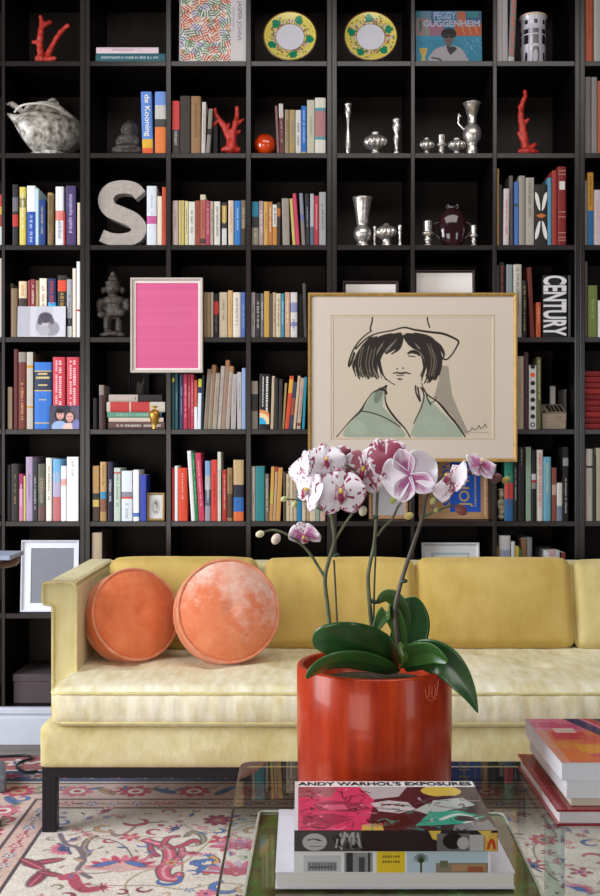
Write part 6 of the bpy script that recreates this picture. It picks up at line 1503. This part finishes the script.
def petal(m, ang, L, W, style, seed, cup=.25, z0=0, back=0, n=14):
    d = Vector((math.cos(ang), math.sin(ang), 0)); pz = Vector((-d.y, d.x, 0)); g = []
    for i in range(n+1):
        t = i/n; w = W*(math.sin(PI*min(1, t*.93+.06))**.62)*(.55+.45*min(1, t*2.2)); row = []
        for j in range(n+1):
            s = -1 + 2*j/n; row.append(d*(t*L) + pz*(s*w) + Vector((0, 0, z0 + cup*L*(t*t*.7*(-1 if back else 1)) - .35*w*abs(s)**2 + .05*L*math.sin(s*4+seed)*t)))
        g.append(row)
    for i in range(n):
        for j in range(n):
            t = (i+.5)/n; s = -1 + 2*(j+.5)/n; q = noise.noise(Vector((t*5.5+seed*3.1, s*4.2, seed*1.7))); edge = max(abs(s), t)
            if style == 'spot': k = (q > .34)*1.0 + (t < .16)*.5 + (t > .9)*.15
            elif style == 'spotedge': k = (q > .40)*1.0 + (edge > .87 and q > -.1)*.9 + (t < .2)*.6
            elif style == 'mag': k = .95 if edge < .80 + q*.35 else .12
            elif style == 'violet': k = -1
            elif style == 'half': k = .9 if (q + .5 - t) > .05 else .08
            elif style == 'plain': k = .0
            else: k = (q > .46)*.8
            c = mixc(WHT, MAG, k) if k >= 0 else mixc(VIO, WHT, (edge - .45)*1.9 + q*.5)
            m.add([g[i][j], g[i][j+1], g[i+1][j+1], g[i+1][j]], [(0,1,2,3)], c, True)
def flower(px, py, y, size, nrm, roll, sty, seed, lip=True, parent=orc):
    """sty: (petal style, sepal style)"""
    nv = Vector(nrm).normalized(); up = Vector((0, 0, 1)); x = up.cross(nv)
    x = x.normalized() if x.length > .01 else Vector((1, 0, 0)); u = nv.cross(x); M = Matrix((x, u, nv)).transposed().to_4x4()
    M = Matrix.Translation(OP(px, py, y)) @ M @ Matrix.Rotation(roll, 4, 'Z'); L = size*y/F/2
    m = MB()
    for k, a in enumerate((PI/2, PI*1.27, PI*1.73)): petal(m, a, L*.98, L*.40, sty[1], seed+k, .12, -.004, back=1)
    for k, a in enumerate((.12, PI-.12)): petal(m, a, L*1.0, L*.74, sty[0], seed+5+k, .16)
    m.mat(M); o = m.build('flower', m_pet, parent, recalc=False); weld(o, .0002); s_ = o.modifiers.new('thick', 'SOLIDIFY'); s_.thickness = .0008
    if lip:
        m = MB(); q = L
        m.ell((0, -q*.16, q*.16), (q*.14, q*.22, q*.1), MAG, 12, 8); m.ell((-q*.14, -q*.06, q*.18), (q*.07, q*.15, q*.1), mixc(MAG, WHT, .4), 10, 8); m.ell((q*.14, -q*.06, q*.18), (q*.07, q*.15, q*.1), mixc(MAG, WHT, .4), 10, 8); m.ell((0, -q*.36, q*.14), (q*.08, q*.10, q*.05), mixc(MAG, WHT, .15), 10, 8)
        m.mat(M); m.build('lip', m_pet, o)
        m = MB(); m.ell((0, q*.06, q*.16), (q*.08, q*.13, q*.12), rgb('e8c860'), 10, 8); m.mat(M); m.build('column', m_pet, o)
    return o
fy = 2.25
flower(340.5, 493, fy-.03, 52, (.05,-1,.05), .05, ('spotedge','spotedge'), 1)
flower(326, 461, fy-.01, 40, (.1,-1,.25), .1, ('spot','spotedge'), 2)
flower(342, 456, fy+.03, 26, (.5,-.9,.3), .5, ('mag','mag'), 3, False)
flower(308, 491, fy-.02, 42, (-.8,-.65,.1), -.6, ('white','spot'), 4)
flower(300, 465, fy+.01, 38, (-.85,-.4,.35), .5, ('white','half'), 5, False)
flower(364, 471, fy+.01, 50, (-.3,-1,.1), -.2, ('half','spot'), 6)
flower(388, 457, fy-.01, 46, (.25,-1,.35), .4, ('mag','mag'), 7, False)
flower(410, 475, fy-.03, 58, (.2,.95,.1), -.35, ('plain','violet'), 8, False)
flower(450, 479, fy-.02, 50, (-.80,-.30,.5), .75, ('plain','half'), 9)
flower(481, 464, fy-.02, 36, (.45,-.6,.65), -.3, ('violet','violet'), 10)
flower(305, 536, fy+.04, 34, (-.2,-.7,-.6), .2, ('violet','half'), 11)
def bud(px, py, y, r, ang, col):
    m = MB(); c = rgb(col); k = y/F; d = Matrix.Rotation(ang, 3, 'Y')
    r *= .8; m.ell(OP(px, py, y), (r*k, r*k*.95, r*k*1.3), c, 14, 10, d); m.build('bud', m_pet, orc)
for b_ in ((260,534,2.29,4.4,1.2,'d8d0a8'),(276,539,2.28,5.6,.5,'d8c4b4'),(284,499,2.29,3.4,1.2,'c8cc90'),(295,504,2.28,3.6,.4,'bcc080'),(363,511,2.28,5,.3,'d8ccb0'),(393,500,2.28,4,.5,'b4bc68'),(409,516,2.28,4.6,1.2,'c8b868'),(433,501,2.27,4,.7,'c0c07a'),(436,510,2.27,3,.3,'b8c070'),(461,510,2.26,6.4,-.9,'8a4a48'),(496,478,2.25,6,1.2,'6a3a3e'),(506,480,2.25,4.4,1.1,'a8964a'),(337,472,2.26,3.4,.2,'c8c868'),(344,476,2.26,3.2,.6,'c0c05c'),(316,464,2.26,3,.6,'6a5a40'),(309,458,2.26,3,.2,'8a8050'),(372,447,2.26,4,.2,'8a2048')): bud(*b_)

# ------------------------------------------------------------------ things at the left edge
y = 3.25; cxp = X(-22, y); root = empty('side_table', (cxp, y, 0.0066), 'dark round-edged side table cut by the left picture edge', 'side table')
m_wal = pmat('dark_walnut', '2a1a12', rough=.3, var=.25, scale=12, stretch=(1, 6, 6), col2='4c3020')
zt = Z(560, y); r_ = X(19, y) - cxp
m = MB(); m.lathe([(.02, zt-.03), (r_*.92, zt-.026), (r_*.985, zt-.016), (r_, zt-.008), (r_*.985, zt), (.001, zt)], 48); m.build('table_top', m_wal, root)
m = MB(); m.lathe([(.07, 0), (.07, .012), (.03, .03), (.022, .1), (.022, zt-.03)], 28); m.build('pedestal', m_wal, root)
m = MB(); m.box(-.09, .085, -.06, .10, 0, .014, rgb('9aa4b8')); o = bev(m.build('notebook', M_BOOK), .002); o.location = (cxp+.036, y-.02, zt+.0066+.0006); tag(o, 'blue-grey notebook on the dark side table at left', 'notebook')
m_blk = pmat('black_rubber', '141214', rough=.5)
m = MB(); pts = [Pf(*q) for q in ((2,769),(6,768),(14,766),(19,762),(16,757),(22,754),(32,756),(38,762),(46,768))]
pts = [floor_at(a, b) for a, b in ((-6,760),(6,759.5),(20,758.8),(30,759.4),(31,762),(24,764),(17,768),(18,772),(26,775),(38,774.5))]
m.tube([(a, b, .0125) for a, b in spline(pts, 6)], .0048, 8); o = m.build('power_cable', m_blk); tag(o, 'black cord curling on the rug beside the sofa leg', 'cord')
x, yv = floor_at(-7, 787); m = MB(); m.box(-.05, .042, -.10, .10, 0, .055); o = bev(m.build('power_adapter', pmat('grey_plastic', '6c7078', rough=.4)), .008, 3); o.location = (x, yv, .0068); o.rotation_euler[2] = .3; tag(o, 'grey plastic box on the rug at the left picture edge', 'adapter')

# ------------------------------------------------------------------ light and camera
def area(name, loc, target, sx, sy, power, col):
    d = bpy.data.lights.new(name, 'AREA'); d.shape = 'RECTANGLE'; d.size = sx; d.size_y = sy; d.energy = power; d.color = col
    o = bpy.data.objects.new(name, d); COL.objects.link(o); o.location = loc; o.rotation_euler = (Vector(target) - Vector(loc)).to_track_quat('-Z', 'Y').to_euler(); return o
area('window_light_side', (-3.2, 2.0, 1.75), (.3, 3.5, .5), 1.9, 2.0, 150, (.90, .95, 1.0))
area('window_light_rear', (-1.45, -1.1, .95), (-.2, 4.2, 1.0), 2.0, 1.5, 46, (1, .96, .92))
area('window_light_right', (2.5, .2, 1.3), (.3, 2.6, .7), .7, 1.5, 14, (.92, .96, 1.0))
area('ceiling_bounce_fill', (.4, 2.3, 3.25), (.4, 2.9, 0), 2.6, 1.4, 44, (1, .98, .95))  # added overhead fill for light bounced off the ceiling, no fixture
w = bpy.data.worlds.new('room_ambient'); bpy.context.scene.world = w; w.use_nodes = True; bg = w.node_tree.nodes['Background']; bg.inputs[0].default_value = (.75, .78, .85, 1); bg.inputs[1].default_value = .06
cam = bpy.data.cameras.new('camera'); co = bpy.data.objects.new('camera', cam); COL.objects.link(co)
co.location = (0, 0, HC); co.rotation_euler = (PI/2, 0, 0); cam.sensor_fit = 'VERTICAL'; cam.sensor_height = 36; cam.sensor_width = 24; cam.lens = 36*F/896
cam.clip_start = .05
bpy.context.scene.camera = co
sc = bpy.context.scene; sc.view_settings.view_transform = 'Standard'; sc.view_settings.look = 'None'; sc.view_settings.exposure = 0
